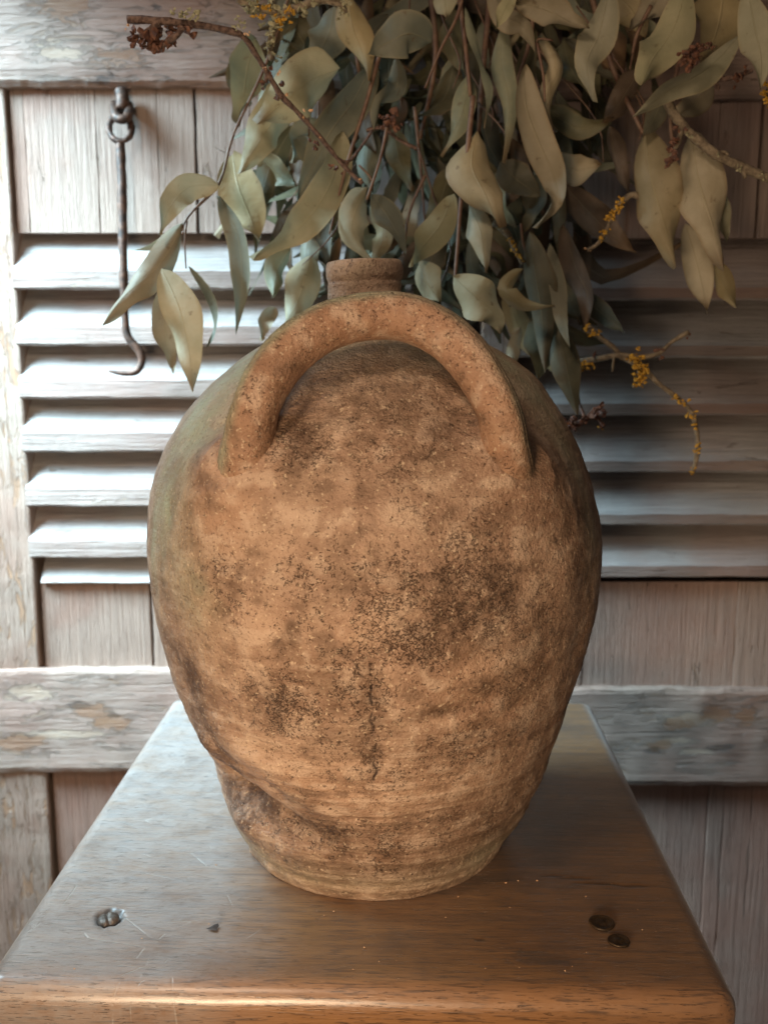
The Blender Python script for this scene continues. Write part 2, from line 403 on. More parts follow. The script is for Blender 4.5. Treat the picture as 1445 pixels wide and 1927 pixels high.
def shutter(xa, xb, bounds, label, first_left):
    """xa..xb outer edges; bounds = pixel rows measured at the front face"""
    t = empty('louvred_shutter', ((xa + xb) / 2, WD, -.45))
    ox, oy, oz = t.location
    def B(name, mat, x0, x1, y0, y1, z0, z1, **k):
        return add_board(name, mat, t, x0 - ox, x1 - ox, y0 - oy, y1 - oy, z0 - oz, z1 - oz, **k)
    sl, sr = bounds['stile_l'], bounds['stile_r']         # inner edges of the two stiles
    ztop = .85
    B('stile', M_stile, xa, sl, WD, WD + .035, -.45, ztop, along='z', n=60, amp=.0011, seed=1 + first_left)
    B('stile', M_stile, sr, xb, WD, WD + .035, -.45, ztop, along='z', n=60, amp=.0011, seed=4 + first_left)
    r = bounds['rails']
    for i, (za, zb, proud) in enumerate(r):
        x0, x1 = (sl, sr) if not proud else (xa - .001, xb + .001)
        ro = B('rail', M_hor, x0, x1, WD - proud, WD + .034, za, zb, n=260, nf=34, bev=.004, low=(.014, .006)[i], amp=.0013, seed=7 + i + first_left)
        co = np.empty(len(ro.data.vertices) * 3, np.float32); ro.data.vertices.foreach_get('co', co); co = co.reshape(-1, 3) + np.array([ox, oy, oz])
        for nm in ('bare', 'rust', 'rot'):
            a = np.zeros(len(co))
            for (px, py, rx, ry, kind) in bounds['marks']:
                if kind != nm: continue
                c = at(px, py, WD); q_ = .9 / FP
                dd = ((co[:, 0] - c.x) / (rx * q_)) ** 2 + ((co[:, 2] - c.z) / (ry * q_)) ** 2
                a = np.maximum(a, np.exp(-dd))
            attr(ro.data, nm, a * (co[:, 1] < WD + .01))
    for i, (za, zb, xs, yb, mat, wide) in enumerate(bounds['planks']):
        for k in range(len(xs) - 1):
            g = .00012; j = R.uniform(-.0004, .0004)
            gl = .0012 if k in wide else g; gr = .0012 if k + 1 in wide else g
            B('plank', mat, xs[k] + gl, xs[k+1] - gr, yb + j, yb + .014 + j, za, zb, along='z', n=22, bev=.0009, amp=.0006, seed=20 + i * 9 + k + first_left * 3)
    # louvre slats
    edge = bounds['edge']
    for k, zf in enumerate(bounds['slats']):
        me = slat_mesh(sr - sl + .004, edge * R.uniform(.94, 1.06), k + 11 * first_left)
        o = link('slat', me, M_slat, t, smooth=False)
        o.location = (sl - .002 - ox, WD - .0035 + R.uniform(-.0007, .0007) - oy, zf - oz)
        o.rotation_euler = (R.uniform(-.015, .015), R.uniform(-.002, .002), 0)
    tag(t, label, 'shutter', 'old louvred shutters standing behind the stool')
    return t, B

zL = lambda y: hz(y)
x_stile_l = at(8, 170, WD).x                                  # inner edge of the left stile
def xw(px, py, d=WD): return at(px, py, d).x
left_b = dict(stile_l=x_stile_l, stile_r=.022, edge=.0188, marks=[(175,1335,46,18,'rust'),(212,1356,44,22,'rust'),(150,1325,26,10,'rot'),(215,1345,16,7,'rot'),(60,1300,60,20,'bare'),(120,1380,130,10,'bare'),(40,1395,60,22,'rust'),(130,20,70,22,'rust'),(300,5,30,10,'rot'),(230,115,60,18,'rust'),(120,100,60,16,'bare'),(200,145,30,12,'rot')],
    rails=[(zL(163), .85, .008), (zL(1452), zL(1258), .004)],
    planks=[(zL(436), zL(160), [x_stile_l + .002, xw(46, 300), xw(180, 300), xw(296, 300), xw(367, 300), xw(470, 300), -.05, .022], WD + .006, M_ver, (4, 6)),
            (zL(1262), zL(1098), [xw(76, 1200) , xw(284, 1200), -.12, -.045, .022], WD + .006, M_ver, (0, 1)),
            (-.45, zL(1440), [x_stile_l + .0028, xw(300, 1500), -.11, -.03, .022], WD + .007, M_low, (0,))],
    slats=[zL(y) for y in (545, 650, 750, 850, 953, 1050)])
sh_l, Bl = shutter(-.46, .055, left_b, 'left weathered louvred shutter lit by cool daylight, iron hook hanging on it', 0)
# sloping ledge under the lowest slat
o = link('sill', slat_mesh(.022 - x_stile_l - .006, .004, 77), M_slat, sh_l, smooth=False)
o.location = (x_stile_l + .006 - sh_l.location.x, WD - .0005 - sh_l.location.y, zL(1100) - sh_l.location.z)
right_b = dict(stile_l=.118, stile_r=.485, edge=.0125, marks=[(1226,1410,22,9,'rot'),(1350,1405,34,9,'rot'),(1262,1392,60,9,'bare'),(1310,1412,42,9,'bare'),(1300,1350,70,16,'bare'),(1400,1345,26,26,'rust'),(1345,1340,40,22,'rust'),(1270,1360,40,16,'rust'),(1240,1400,30,16,'rust')],
    rails=[(zL(185), .85, .008), (zL(1478), zL(1296), .004)],
    planks=[(zL(446), zL(180), [.118, .215, xw(1180, 350), xw(1262, 350), xw(1352, 350), xw(1432, 350), .40, .485], WD + .006, M_ver, (5,)),
            (zL(1302), zL(1098), [.118, .19, xw(1388, 1200), .41, .485], WD + .006, M_ver, ()),
            (-.45, zL(1466), [.118, xw(1332, 1600), .335, .485], WD + .007, M_low, ())],
    slats=[zL(y) for y in (566, 673, 781, 889, 988, 1087)])
sh_r, Br = shutter(.088, .55, right_b, 'right weathered louvred shutter in the warm shade beside the jug', 1)
post = link('added_gap_post', board(.04, .105, WD + .03, WD + .09, -.45, .85, along='z', n=8), M_post, smooth=False)  # added strip: darkness of the gap put into its colour
tag(post, 'dark post added to blacken the gap between the two shutters', 'post')
back = link('back_wall', board(-1.0, 1.0, WD + .10, WD + .13, -.45, .85, n=4), M_post, smooth=False)
tag(back, kind='structure', label='dark wall behind the shutters')

# ------------------------------------------------------------------ tubes
def tube(name, pts, rad, mat, parent=None, seg=10, bumps=0.0, seed=0, sub=5, caps=True):
    """smooth tube through pts (Catmull-Rom), rad = number or list per point"""
    pts = [Vector(p) for p in pts]; n = len(pts)
    rads = rad if isinstance(rad, (list, tuple)) else [rad] * n
    C, Rr = [], []
    for i in range(n - 1):
        p0 = pts[max(i-1, 0)]; p1 = pts[i]; p2 = pts[i+1]; p3 = pts[min(i+2, n-1)]
        for k in range(sub):
            u = k / sub
            C.append(.5 * ((2*p1) + (p2-p0)*u + (2*p0-5*p1+4*p2-p3)*u*u + (3*p1-p0-3*p2+p3)*u**3))
            Rr.append(rads[i] * (1-u) + rads[i+1] * u)
    C.append(pts[-1]); Rr.append(rads[-1])
    m = len(C); P = np.zeros((m, seg, 3))
    up = Vector((.3, .9, .2)).normalized()
    for i in range(m):
        tg = (C[min(i+1, m-1)] - C[max(i-1, 0)]).normalized()
        a = (up - tg * up.dot(tg)).normalized(); b = tg.cross(a); up = a
        for j in range(seg):
            an = 2 * math.pi * j / seg
            P[i, j] = a * math.cos(an) + b * math.sin(an)
    Cn = np.array([list(c) for c in C])[:, None, :]; Rn = np.array(Rr)[:, None, None]
    if bumps: 
        q = (noise(Cn + P * Rn, 1 / (4 * max(Rr)), seed) + .6 * noise(Cn + P * Rn, 1 / (1.7 * max(Rr)), seed + 5))[..., None]
        Rn = Rn * (1 + bumps * q)
    V = (Cn + P * Rn).reshape(-1, 3).tolist(); Fc = []
    for i in range(m - 1):
        for j in range(seg):
            k = (j + 1) % seg; Fc.append((i*seg+j, i*seg+k, (i+1)*seg+k, (i+1)*seg+j))
    if caps: Fc.append(tuple(range(seg))[::-1]); Fc.append(tuple((m-1)*seg + j for j in range(seg)))
    return link(name, pydata(name, V, Fc), mat, parent)

# iron hook hanging from an eye on the left shutter
hk = empty('iron_hook', at(229, 230, WD - .012))
def rel(root, p): return Vector(p) - Vector(root.location)
s_ = WD / FP
tube('rod', [rel(hk, at(*p)) for p in ((226, 262, WD-.016), (229, 330, WD-.020), (231, 430, WD-.024), (233, 520, WD-.026), (235, 590, WD-.026),
      (241, 632, WD-.026), (262, 660, WD-.026), (267, 680, WD-.026), (256, 699, WD-.027), (232, 702, WD-.027), (204, 698, WD-.028))],
     [v * .82 for v in (11*s_, 11*s_, 11*s_, 10*s_, 9*s_, 8.5*s_, 8.5*s_, 8.5*s_, 7.5*s_, 6*s_, 2.5*s_)], M_iron, hk, bumps=.22, seed=3)
tube('ring', [rel(hk, at(226 + 21 * math.cos(a), 240 + 25 * math.sin(a), WD - .012 - .006 * math.sin(a * 1.0))) for a in [k * 2 * math.pi / 12 for k in range(13)]],
     6*s_, M_iron, hk, bumps=.35, seed=4)
tube('eye', [rel(hk, p) for p in (at(215, 196, WD + .004), at(214, 205, WD - .008), at(222, 222, WD - .018), at(238, 222, WD - .018), at(243, 205, WD - .008), at(242, 196, WD + .004))],
     [8*s_] * 6, M_iron, hk, bumps=.12, seed=6)
tube('staple', [rel(hk, p) for p in (at(228, 172, WD - .004), at(230, 186, WD - .008), at(229, 205, WD - .010))], [13*s_, 12*s_, 9*s_], M_iron, hk, bumps=.15, seed=8)
tag(hk, 'long rusty iron hook hanging in front of the left shutter slats', 'hook')

# ------------------------------------------------------------------ stool
SW, SD, ST = .3430, .372, .030
srz = -math.radians(1.6)
st = empty('wooden_stool', (-.0078, .400 + SD / 2 - .004, -.46), srz)
top_z = .46
def seat_mesh():
    RR = .010
    def axis(half, n):
        inner = np.linspace(-(half - RR), half - RR, n)
        arc = RR * np.sin(np.linspace(0, math.pi / 2, 9)[1:])
        x = np.concatenate([-(half - RR) - arc[::-1], inner, half - RR + arc])
        e = np.concatenate([-arc[::-1], np.zeros(n), arc])
        return x, e
    xs, ex = axis(SW / 2, 330); ys, ey = axis(SD / 2, 350)
    X, Y = np.meshgrid(xs, ys, indexing='ij'); EX, EY = np.meshgrid(ex, ey, indexing='ij')
    L = np.hypot(EX, EY); k = np.where(L > RR, RR / np.maximum(L, 1e-9), 1)
    X = X - EX + EX * k; Y = Y - EY + EY * k; L = np.minimum(L, RR)
    Z = -(RR - np.sqrt(np.maximum(RR**2 - L**2, 0)))
    P = np.stack([X, Y, Z], -1)
    # the front edge is more worn: a flatter roll
    P[..., 2] += fbm(P, 14, 3) * .0005 * (L < RR * .98)
    top = P.copy()
    def loc(px, py):
        w = on_plane(px, py) - Vector((st.location.x, st.location.y, 0))
        c, s = math.cos(-srz), math.sin(-srz); return np.array([w.x * c - w.y * s, w.x * s + w.y * c])
    gouge = np.zeros(X.shape)
    def near(px, py, rx, ry, jit=.2):
        c = loc(px, py); q = np.hypot((X - c[0]) / rx, (Y - c[1]) / ry)
        return q * (1 + jit * noise(P, 300, 3.3))
    q = near(205, 1727, .0078, .0085); P[..., 2] -= .0034 * (1 - sstep(.55, 1.05, q)); gouge = np.maximum(gouge, .85 * (1 - sstep(.85, 1.15, q)))
    for (px, py, rx, ry, dp) in ((445+0*1, 1760, .0001, .0001, 0), (905, 1768, .0025, .0016, .0006), (1000, 1795, .012, .0035, .0002), (1025, 1808, .018, .003, .0002),
                                 (1088, 1655, .010, .0012, .0004), (1130, 1664, .014, .0012, .0004), (1190, 1668, .012, .0014, .0004), (1040, 1650, .010, .0008, .0003)):
        q = near(px, py, rx, ry, .5); g = 1 - sstep(.5, 1.2, q); P[..., 2] -= dp * g; gouge = np.maximum(gouge, .6 * g * (1 if dp else 0))
    # long shallow scratch near the left corner
    for pts in (((330, 1655), (372, 1668), (430, 1672), (455, 1690)), ((285, 1662), (240, 1668))):
        for a, b in zip(pts[:-1], pts[1:]):
            A = loc(*a); Bp = loc(*b); d = Bp - A
            tt = np.clip(((X - A[0]) * d[0] + (Y - A[1]) * d[1]) / (d @ d), 0, 1)
            dist = np.hypot(X - A[0] - d[0] * tt, Y - A[1] - d[1] * tt)
            gouge = np.maximum(gouge, .35 * (1 - sstep(.0003, .0013, dist)))
    sheen_wear = np.clip(sstep(-.02, -.095, X + .02 * noise(P, 18)) * .95 + .03 + .15 * fbm(P, 9, 2), 0, 1)  # left side: where the painted window sheen and the scratches show
    edge = np.clip(sstep(-SD/2 + .020, -SD/2 + .006, Y + .004 * noise(P, 60)) + .5 * sstep(SW/2 - .010, SW/2 - .003, np.abs(X)) * sstep(.0, .25, fbm(P, 30, 3)), 0, 1)
    # skirt
    n, m = X.shape
    me = gridmesh('seat', P)
    attr(me, 'gouge', gouge); attr(me, 'sheen_wear', sheen_wear); attr(me, 'edge', edge)
    bm = bmesh.new(); bm.from_mesh(me)
    edges = [e for e in bm.edges if e.is_boundary]
    r = bmesh.ops.extrude_edge_only(bm, edges=edges)
    vs = [v for v in r['geom'] if isinstance(v, bmesh.types.BMVert)]
    for v in vs: v.co.z = -ST + .002
    bmesh.ops.recalc_face_normals(bm, faces=bm.faces)
    lo = [e for e in bm.edges if e.is_boundary]
    r = bmesh.ops.extrude_edge_only(bm, edges=lo)
    for v in [v for v in r['geom'] if isinstance(v, bmesh.types.BMVert)]:
        v.co.x *= .975; v.co.y *= .975; v.co.z = -ST
    lo = [e for e in bm.edges if e.is_boundary]
    bmesh.ops.contextual_create(bm, geom=lo)
    bm.to_mesh(me); bm.free()
    return me
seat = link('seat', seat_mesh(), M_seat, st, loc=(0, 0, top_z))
for sx in (-1, 1):
    for sy in (-1, 1):
        x, y = sx * (SW/2 - .040), sy * (SD/2 - .040)
        me = board(-.019, .019, -.019, .019, 0, top_z - ST - .0005, along='z', n=6, bev=.004)
        link('leg', me, M_leg, st, smooth=False, loc=(x, y, 0))
for sy in (-1, 1):
    y = sy * (SD/2 - .035)
    link('apron', board(-(SW/2 - .062), SW/2 - .062, -.010, .010, -.060, 0), M_leg, st, smooth=False, loc=(0, y, top_z - ST - .001))
for sx in (-1, 1):
    o = link('apron', board(-(SD/2 - .062), SD/2 - .062, -.010, .010, -.060, 0), M_leg, st, smooth=False, loc=(sx * (SW/2 - .035), 0, top_z - ST - .001))
    o.rotation_euler.z = math.pi / 2
tag(st, 'waxed brown wooden stool, scratched and cool lit on its left, under the clay jug', 'stool')

def lathe(name, prof, n=32):
    a = np.linspace(0, 2 * math.pi, n, endpoint=False)
    P = np.array([[(r * math.cos(t), r * math.sin(t), z) for t in a] for r, z in prof])
    me = gridmesh(name, P, wrap=True)
    bm = bmesh.new(); bm.from_mesh(me); bmesh.ops.remove_doubles(bm, verts=bm.verts, dist=1e-6)
    bmesh.ops.recalc_face_normals(bm, faces=bm.faces); bm.to_mesh(me); bm.free()
    return me
# the sunk screw: part of the stool
sc0 = on_plane(203, 1729)
c, s = math.cos(-srz), math.sin(-srz)
w = sc0 - Vector((st.location.x, st.location.y, 0))
me = lathe('screw', [(.00001, .0022), (.002, .0021), (.0042, .0013), (.0055, .0002), (.0058, -.0012), (.0058, -.004)])
for v in me.vertices:
    if abs(v.co.x + v.co.y * .5) < .0007 and v.co.z > 0: v.co.z -= .0012
sv = link('screw', me, M_screw, st, loc=(w.x * c - w.y * s, w.x * s + w.y * c, top_z - .0006))
sv.rotation_euler = (.10, -.06, 0)
# dark lip chips round the screw hole come from the seat mesh itself

def disc(px, py, r, label, tilt, rim):
    me = lathe('disc', [(.00001, .0009), (r * .25, .0010), (r * .32, .00075), (r * .78, .0008), (r * .84, .0011 if rim else .0009), (r * .96, .0010), (r, .0006), (r * .97, 0), (.00001, 0)], 40)
    for v in me.vertices:
        d = Vector((v.co.x, v.co.y)); f = 1 + .03 * math.sin(3 * math.atan2(v.co.y, v.co.x) + px)
        v.co.x *= f; v.co.y *= f
    p = on_plane(px, py); p.z = .0006
    o = link('metal_disc', me, M_disc, loc=p); o.rotation_euler = tilt
    tag(o, label, 'disc', 'flat dark metal discs near the right front corner of the stool')
disc(1132, 1741, .0064, 'larger dark bronze metal disc on the stool, further from its right front corner', (.02, .0, .3), True)
disc(1164, 1775, .0054, 'smaller brown metal disc touching the larger one on the stool', (-.015, .02, 1.0), False)

# dry leaf scrap on the stool
p = on_plane(400, 1751); sm = .452 / FP
V = [(-13, -1, 1), (-5, 1.5, 3), (2, 5, 6), (9, 7, 7), (12, 4, 5), (9, 0, 2), (11, -5, 1), (3, -5, 1), (-5, -3, 1.5), (0, 0, 5)]
V = [(a * sm, b * sm * 1.6, z * sm * .6) for a, b, z in V] + [(a * sm * .9, b * sm * 1.4, 0) for a, b, z in V]
Fc = [(i, (i + 1) % 9, 9) for i in range(9)] + [(10 + (i + 1) % 9, 10 + i, 19) for i in range(9)] + [(i, 10 + i, 10 + (i+1) % 9, (i+1) % 9) for i in range(9)]
o = link('leaf_scrap', pydata('leaf_scrap', V, Fc), M_post, smooth=False, loc=(p.x, p.y, .0008))
tag(o, 'tiny dark scrap of dry leaf lying on the stool between screw and jug', 'leaf scrap')
# dust crumbs on the stool: uncountable specks
V, Fc = [], []
for k in range(46):
    px, py = (R.uniform(60, 1300), R.uniform(1560, 1830)) if k > 5 else [(1235-225, 1660), (952, 1664), (975, 1660), (590, 1677), (1263-200, 1890-60), (862, 1690)][k]
    if 420 < px < 1000 and py < 1700 and k > 5: continue
    q = on_plane(px, py)
    if not (-.155 < q.x < .14): continue
    r = R.uniform(.00022, .00050) if k > 5 else .0007
    b = len(V)
    for d in ((1, 0, 0), (0, 1, 0), (-1, 0, 0), (0, -1, 0), (0, 0, .8), (0, 0, -.2)):
        V.append((q.x + d[0] * r * R.uniform(.6, 1.5), q.y + d[1] * r * R.uniform(.6, 1.5), .0005 + d[2] * r))
    for i in range(4): Fc += [(b+i, b+(i+1) % 4, b+4), (b+(i+1) % 4, b+i, b+5)]
o = link('dust', pydata('dust', V, Fc), M_cut, smooth=False); tag(o, 'pale dust specks scattered on the stool top', kind='stuff')

# ------------------------------------------------------------------ the clay jug
JX, JY = -.005, .542
hk_ = np.array([0, .012, .025, .04, .055, .07, .085, .1, .12, .14, .16, .18, .2, .22, .24, .255, .27, .285, .297, .304])
rl = np.array([0.0727, 0.0799, 0.0855, 0.0898, 0.0931, 0.1002, 0.1068, 0.112, 0.1173, 0.1213, 0.1236, 0.1246, 0.1226, 0.1178, 0.1078, 0.0968, 0.0813, 0.0604, 0.0343, 0.024])
rr_ = np.array([0.0724, 0.0807, 0.087, 0.0936, 0.0993, 0.104, 0.1083, 0.1123, 0.1176, 0.1218, 0.1242, 0.1243, 0.1214, 0.1153, 0.1062, 0.0968, 0.0848, 0.0616, 0.034, 0.024])
def cubic(x, xk, yk):
    m = np.gradient(yk, xk)
    i = np.clip(np.searchsorted(xk, x) - 1, 0, len(xk) - 2)
    h = xk[i+1] - xk[i]; t = (x - xk[i]) / h
    return (2*t**3-3*t**2+1)*yk[i] + (t**3-2*t**2+t)*h*m[i] + (-2*t**3+3*t**2)*yk[i+1] + (t**3-t**2)*h*m[i+1]
def jug_r(h, th):
    a = cubic(h, hk_, rl); b = cubic(h, hk_, rr_); w = (1 - np.cos(th)) / 2
    return b * (1 - w) + a * w
def surf(px, py):
    """point of the undented body seen at a photo pixel, in jug space"""
    r = ray(px, py); t = .36 / r.y
    for k in range(700):
        p = r * t; x, y, z = p.x - JX, p.y - JY, p.z + H
        if 0 <= z <= .304 and math.hypot(x, y) < float(jug_r(np.array(z), np.array(math.atan2(y, x)))): return np.array([x, y, z])
        t += .0004
    return np.array([0, -.12, .1])
jug = empty('clay_jug', (JX, JY, 0))

NU, NV = 860, 560
# more columns on the front half
u = np.linspace(-1, 1, NU, endpoint=False)
TH = (-math.pi / 2) + math.pi * (u * .62 + .38 * u**3)
arc = np.linspace(0, 1, 4000); hh = arc * .304
rr0 = cubic(hh, hk_, rl); ds = np.hypot(np.gradient(hh), np.gradient(rr0)); cs = np.cumsum(ds); cs = (cs - cs[0]) / (cs[-1] - cs[0])
HS = np.interp(np.linspace(0, 1, NV), cs, hh)
TT, HH = np.meshgrid(TH, HS); RAD = jug_r(HH, TT)
P0 = np.stack([RAD * np.cos(TT), RAD * np.sin(TT), HH], -1)
# handle centre line, jug space
hpts = [(457, 1000, .473), (459, 940, .4660), (462, 876, .4480), (467, 820, .4410), (480, 768, .4400), (506, 712, .4435), (553, 655, .4490), (622, 611, .4540), (700, 594, .4560), (768, 599, .4550),
        (836, 630, .4510), (889, 682, .4460), (926, 742, .4420), (946, 795, .4415), (955, 856, .4465), (959, 930, .4650), (962, 990, .478)]
HC = np.array([list(at(*p) - Vector((JX, JY, 0))) for p in hpts])
def catmull(Pk, sub):
    out = []; n = len(Pk)
    for i in range(n - 1):
        p0, p1, p2, p3 = Pk[max(i-1, 0)], Pk[i], Pk[i+1], Pk[min(i+2, n-1)]
        for k in range(sub):
            q = k / sub
            out.append(.5 * ((2*p1) + (p2-p0)*q + (2*p0-5*p1+4*p2-p3)*q*q + (3*p1-p0-3*p2+p3)*q**3))
    out.append(Pk[-1]); return np.array(out)
HCs = catmull(HC, 12)
def dist_poly(P, C):
    d = np.full(P.shape[:-1], 1e9)
    for a, b in zip(C[:-1], C[1:]):
        ab = b - a; t = np.clip(((P - a) @ ab) / (ab @ ab + 1e-12), 0, 1)
        d = np.minimum(d, np.linalg.norm(P - a - t[..., None] * ab, axis=-1))
    return d
FILL = .020
fr = (P0[..., 1] < 0) & (HH > .15)
dh = np.full(RAD.shape, 1.0)
dh[fr] = dist_poly(P0[fr], HCs[::4]) - .0135
FB = FILL * (.55 + 1.35 * sstep(.258, .228, HH))
fil = FB * .25 * np.clip((FB - np.maximum(dh, 0)) / FB, 0, 1) ** 2
# dents and bulges (px, py, wide, high, metres out, tilt)
disp = np.zeros(RAD.shape)
front = P0[..., 1] < .06
def blob(px, py, rx, ry, amt, rot=0):
    global disp
    c = surf(px, py); th0 = math.atan2(c[1], c[0])
    s = .5 / FP
    a = (((TT - th0 + math.pi) % (2 * math.pi)) - math.pi) * RAD; b = (HH - c[2])
    ca, sa = math.cos(rot), math.sin(rot)
    p = (a * ca + b * sa) / (rx * s); q = (-a * sa + b * ca) / (ry * s)
    return np.exp(-(p*p + q*q)) * (1 if amt is None else amt)
for a in ((455, 1505, 90, 50, -.0080, -.45), (560, 1560, 110, 35, -.0030, -.35), (430, 1385, 60, 40, .0015, -.5), (520, 1452, 150, 22, .0030, -.42), (700, 1545, 120, 20, .0010, -.1),
          (930, 1258, 110, 26, .0018, .42), (1010, 1300, 110, 26, -.0014, .45), (870, 1335, 120, 20, -.0014, .25), (436, 1474, 52, 30, -.0145, -.25), (520, 1530, 90, 26, -.0045, -.5), (560, 1498, 120, 14, .0022, -.5), (398, 1400, 44, 30, .0042, -.4), (462, 1550, 50, 32, .0045, 0), (1010, 1500, 60, 40, -.0030, .4), (985, 1560, 40, 30, .0020, 0), (830, 1370, 130, 26, .0014, .2),
          (538, 1212, 26, 52, -.0026, .4), (470, 1200, 60, 50, .0016, 0), (705, 1370, 24, 120, -.0014, 0), (620, 1240, 90, 26, .0010, -.3),
          (1060, 1110, 50, 60, .0022, 0), (1090, 1210, 40, 60, -.0018, 0), (990, 1170, 34, 34, .0016, 0), (380, 1120, 60, 90, .0012, 0), (800, 1180, 160, 60, -.0012, 0),
          (940, 1600, 60, 70, -.0015, .5), (600, 1330, 120, 40, -.0010, -.2), (350, 1290, 50, 60, -.0016, 0)):
    disp += blob(*a)
# wandering large unevenness and throwing rings, strongest low down
disp += .0011 * fbm(P0, 11, 3, 2.0) * sstep(.0, .02, HH) * sstep(.304, .27, HH)
wob = HH + .0022 * noise(P0, 12, 4.) + .0006 * noise(P0, 60, 8.)
low = .35 + .65 * sstep(.125, .05, HH)
disp += low * .00042 * (noise(np.stack([np.cos(TT), np.sin(TT), wob * 260], -1), 1.0, 3.1) + .7 * noise(np.stack([np.cos(TT) * 2, np.sin(TT) * 2, wob * 620], -1), 1.0, 9.1))
disp += low * .0007 * noise(np.stack([np.cos(TT), np.sin(TT), wob * 95], -1), 1.0, 6.6)
relief = fbm(P0, 75, 4, 2.7); ridg = 1 - 2 * np.abs(noise(P0, 120, 6.1))
fine = .00042 * relief + .00016 * ridg
disp += fine
disp += .00022 * fbm(P0, 170, 3, 5.0)
cav = np.clip(.5 - relief * .9 - .12 * ridg + .55 * (noise(np.stack([np.cos(TT), np.sin(TT), wob * 260], -1), 1.0, 3.1) * -low), 0, 1)
# rough foot: a small step with a chipped rim
disp += -.0020 * np.exp(-((HH - .0105) / .0035) ** 2) * (.6 + .5 * noise(P0, 25, 1.1)) + .0016 * noise(P0, 70, 2.2) * sstep(.014, .0, HH) + .0008 * noise(P0, 190, 4.2) * sstep(.016, .0, HH)
# cracks
cracks = [[(694, 1290), (700, 1325), (698, 1360), (706, 1395), (702, 1425), (706, 1450), (704, 1470)],
          [(600, 1215), (640, 1222), (668, 1248), (692, 1285), (697, 1310)], [(697, 1298), (722, 1278), (748, 1240)],
          [(700, 1328), (745, 1332), (785, 1328), (820, 1322), (838, 1316)], [(745, 1590), (752, 1604), (748, 1618)],
          [(775, 1350), (780, 1378), (790, 1392)], [(556, 1545), (558, 1575), (554, 1605)],
          [(330, 1100), (352, 1118), (372, 1140), (395, 1138)], [(362, 1050), (368, 1082), (372, 1110)],
          [(960, 1165), (972, 1185), (966, 1200), (990, 1200), (1002, 1182)], [(800, 915), (818, 925), (805, 955)], [(520, 900), (560, 918), (590, 935)],
          [(1000, 925), (1018, 930), (1032, 942)], [(505, 1222), (530, 1198), (552, 1180), (562, 1168)]]
crack = np.zeros(RAD.shape); pale = np.zeros(RAD.shape)
Pn = P0 + np.stack([noise(P0, 160, 1.), noise(P0, 160, 2.), noise(P0, 160, 3.)], -1) * .0016
for k, cpx in enumerate(cracks):
    C = np.array([surf(*q) for q in cpx])
    mask = front & (HH > C[:, 2].min() - .01) & (HH < C[:, 2].max() + .01)
    d = dist_poly(Pn[mask], C); wd = .00032 if k else .00050
    v = 1 - sstep(wd * .5, wd * 2.0, d)
    v = v * np.clip(.8 + 1.1 * noise(P0[mask], 180, k), 0, 1)
    crack[mask] = np.maximum(crack[mask], v * (.45 if k > 1 else (1., .75)[k]))
disp -= crack * .0005
# soil, speckles, and painted shade under the arch and in the lower dent (px, py, rx, ry, stain, speck)
stain_shade = np.zeros(RAD.shape); speck = np.zeros(RAD.shape)
for (px, py, rx, ry, s1, s2) in ((880, 1150, 95, 80, .42, 1.5), (800, 1215, 110, 60, .22, 1.2), (850, 1030, 160, 90, .06, .7), (560, 1105, 130, 60, .18, .7), (430, 1110, 60, 60, .15, .8),
        (900, 1395, 130, 55, .25, 1.2), (1040, 1200, 60, 100, .22, .8), (975, 1215, 26, 30, .45, .4), (975, 1180, 22, 22, 0, .5), (640, 1290, 120, 60, .10, .8), (560, 1330, 120, 60, .08, .9),
        (345, 1250, 55, 70, .55, .6), (385, 1370, 70, 60, .60, .4), (440, 1500, 70, 70, .85, .2), (520, 1545, 60, 40, .50, .3), (480, 1580, 60, 40, .35, .4), (560, 1500, 50, 24, .45, .5),
        (700, 1380, 26, 110, .35, .9), (530, 1215, 26, 26, .75, .1), (552, 1190, 18, 24, .6, 0), (700, 1470, 120, 30, .10, .6), (760, 1590, 240, 40, .12, 1.1), (960, 1540, 60, 60, .22, .8),
        (590, 1575, 60, 40, .30, .5), (855, 1335, 60, 16, .55, .2), (800, 1345, 50, 14, .35, .3), (1090, 1110, 26, 60, .25, .2), (300, 1040, 20, 90, .25, .1), (700, 745, 230, 60, .50, .5), (370, 1300, 34, 60, .5, .4), (420, 1420, 50, 50, .6, .2), (700, 1100, 130, 50, .12, .7), (960, 1110, 60, 40, .2, .8), (960, 1290, 60, 40, .25, .9), (620, 1400, 60, 40, .15, .9), (1000, 1440, 50, 60, .3, .5), (640, 1560, 90, 20, .35, .6), (840, 1540, 120, 16, .3, .6), (500, 1330, 60, 60, .2, .9),
        (577, 745, 12, 28, .6, 0), (565, 830, 10, 26, .5, 0), (550, 835, 60, 40, .35, .8), (870, 815, 60, 34, .55, .6), (700, 850, 200, 60, .02, .6), (455, 1085, 40, 30, .3, .3),
        (690, 1645, 240, 30, .45, .5), (480, 1520, 60, 40, .5, .3), (430, 1440, 40, 40, .5, .1)):
    b = blob(px, py, rx, ry, None)
    m = np.clip(b * (1 + .9 * fbm(P0, 60, 3, px * .1)), 0, 1.3)
    stain_shade += 1.05 * s1 * sstep(.08, .8, m) + (.16 * s2 * m if s2 > .5 else 0); speck += s2 * b
stain_shade = np.clip(stain_shade, 0, 1); speck = np.clip(np.minimum(speck, 1.5) * .55 * np.clip(1 + 1.8 * fbm(P0, 60, 4, 2.2), 0, 2.2) + .02 + .22 * fbm(P0, 26, 3, 7.7), 0, 1.3)
green = np.zeros(RAD.shape)
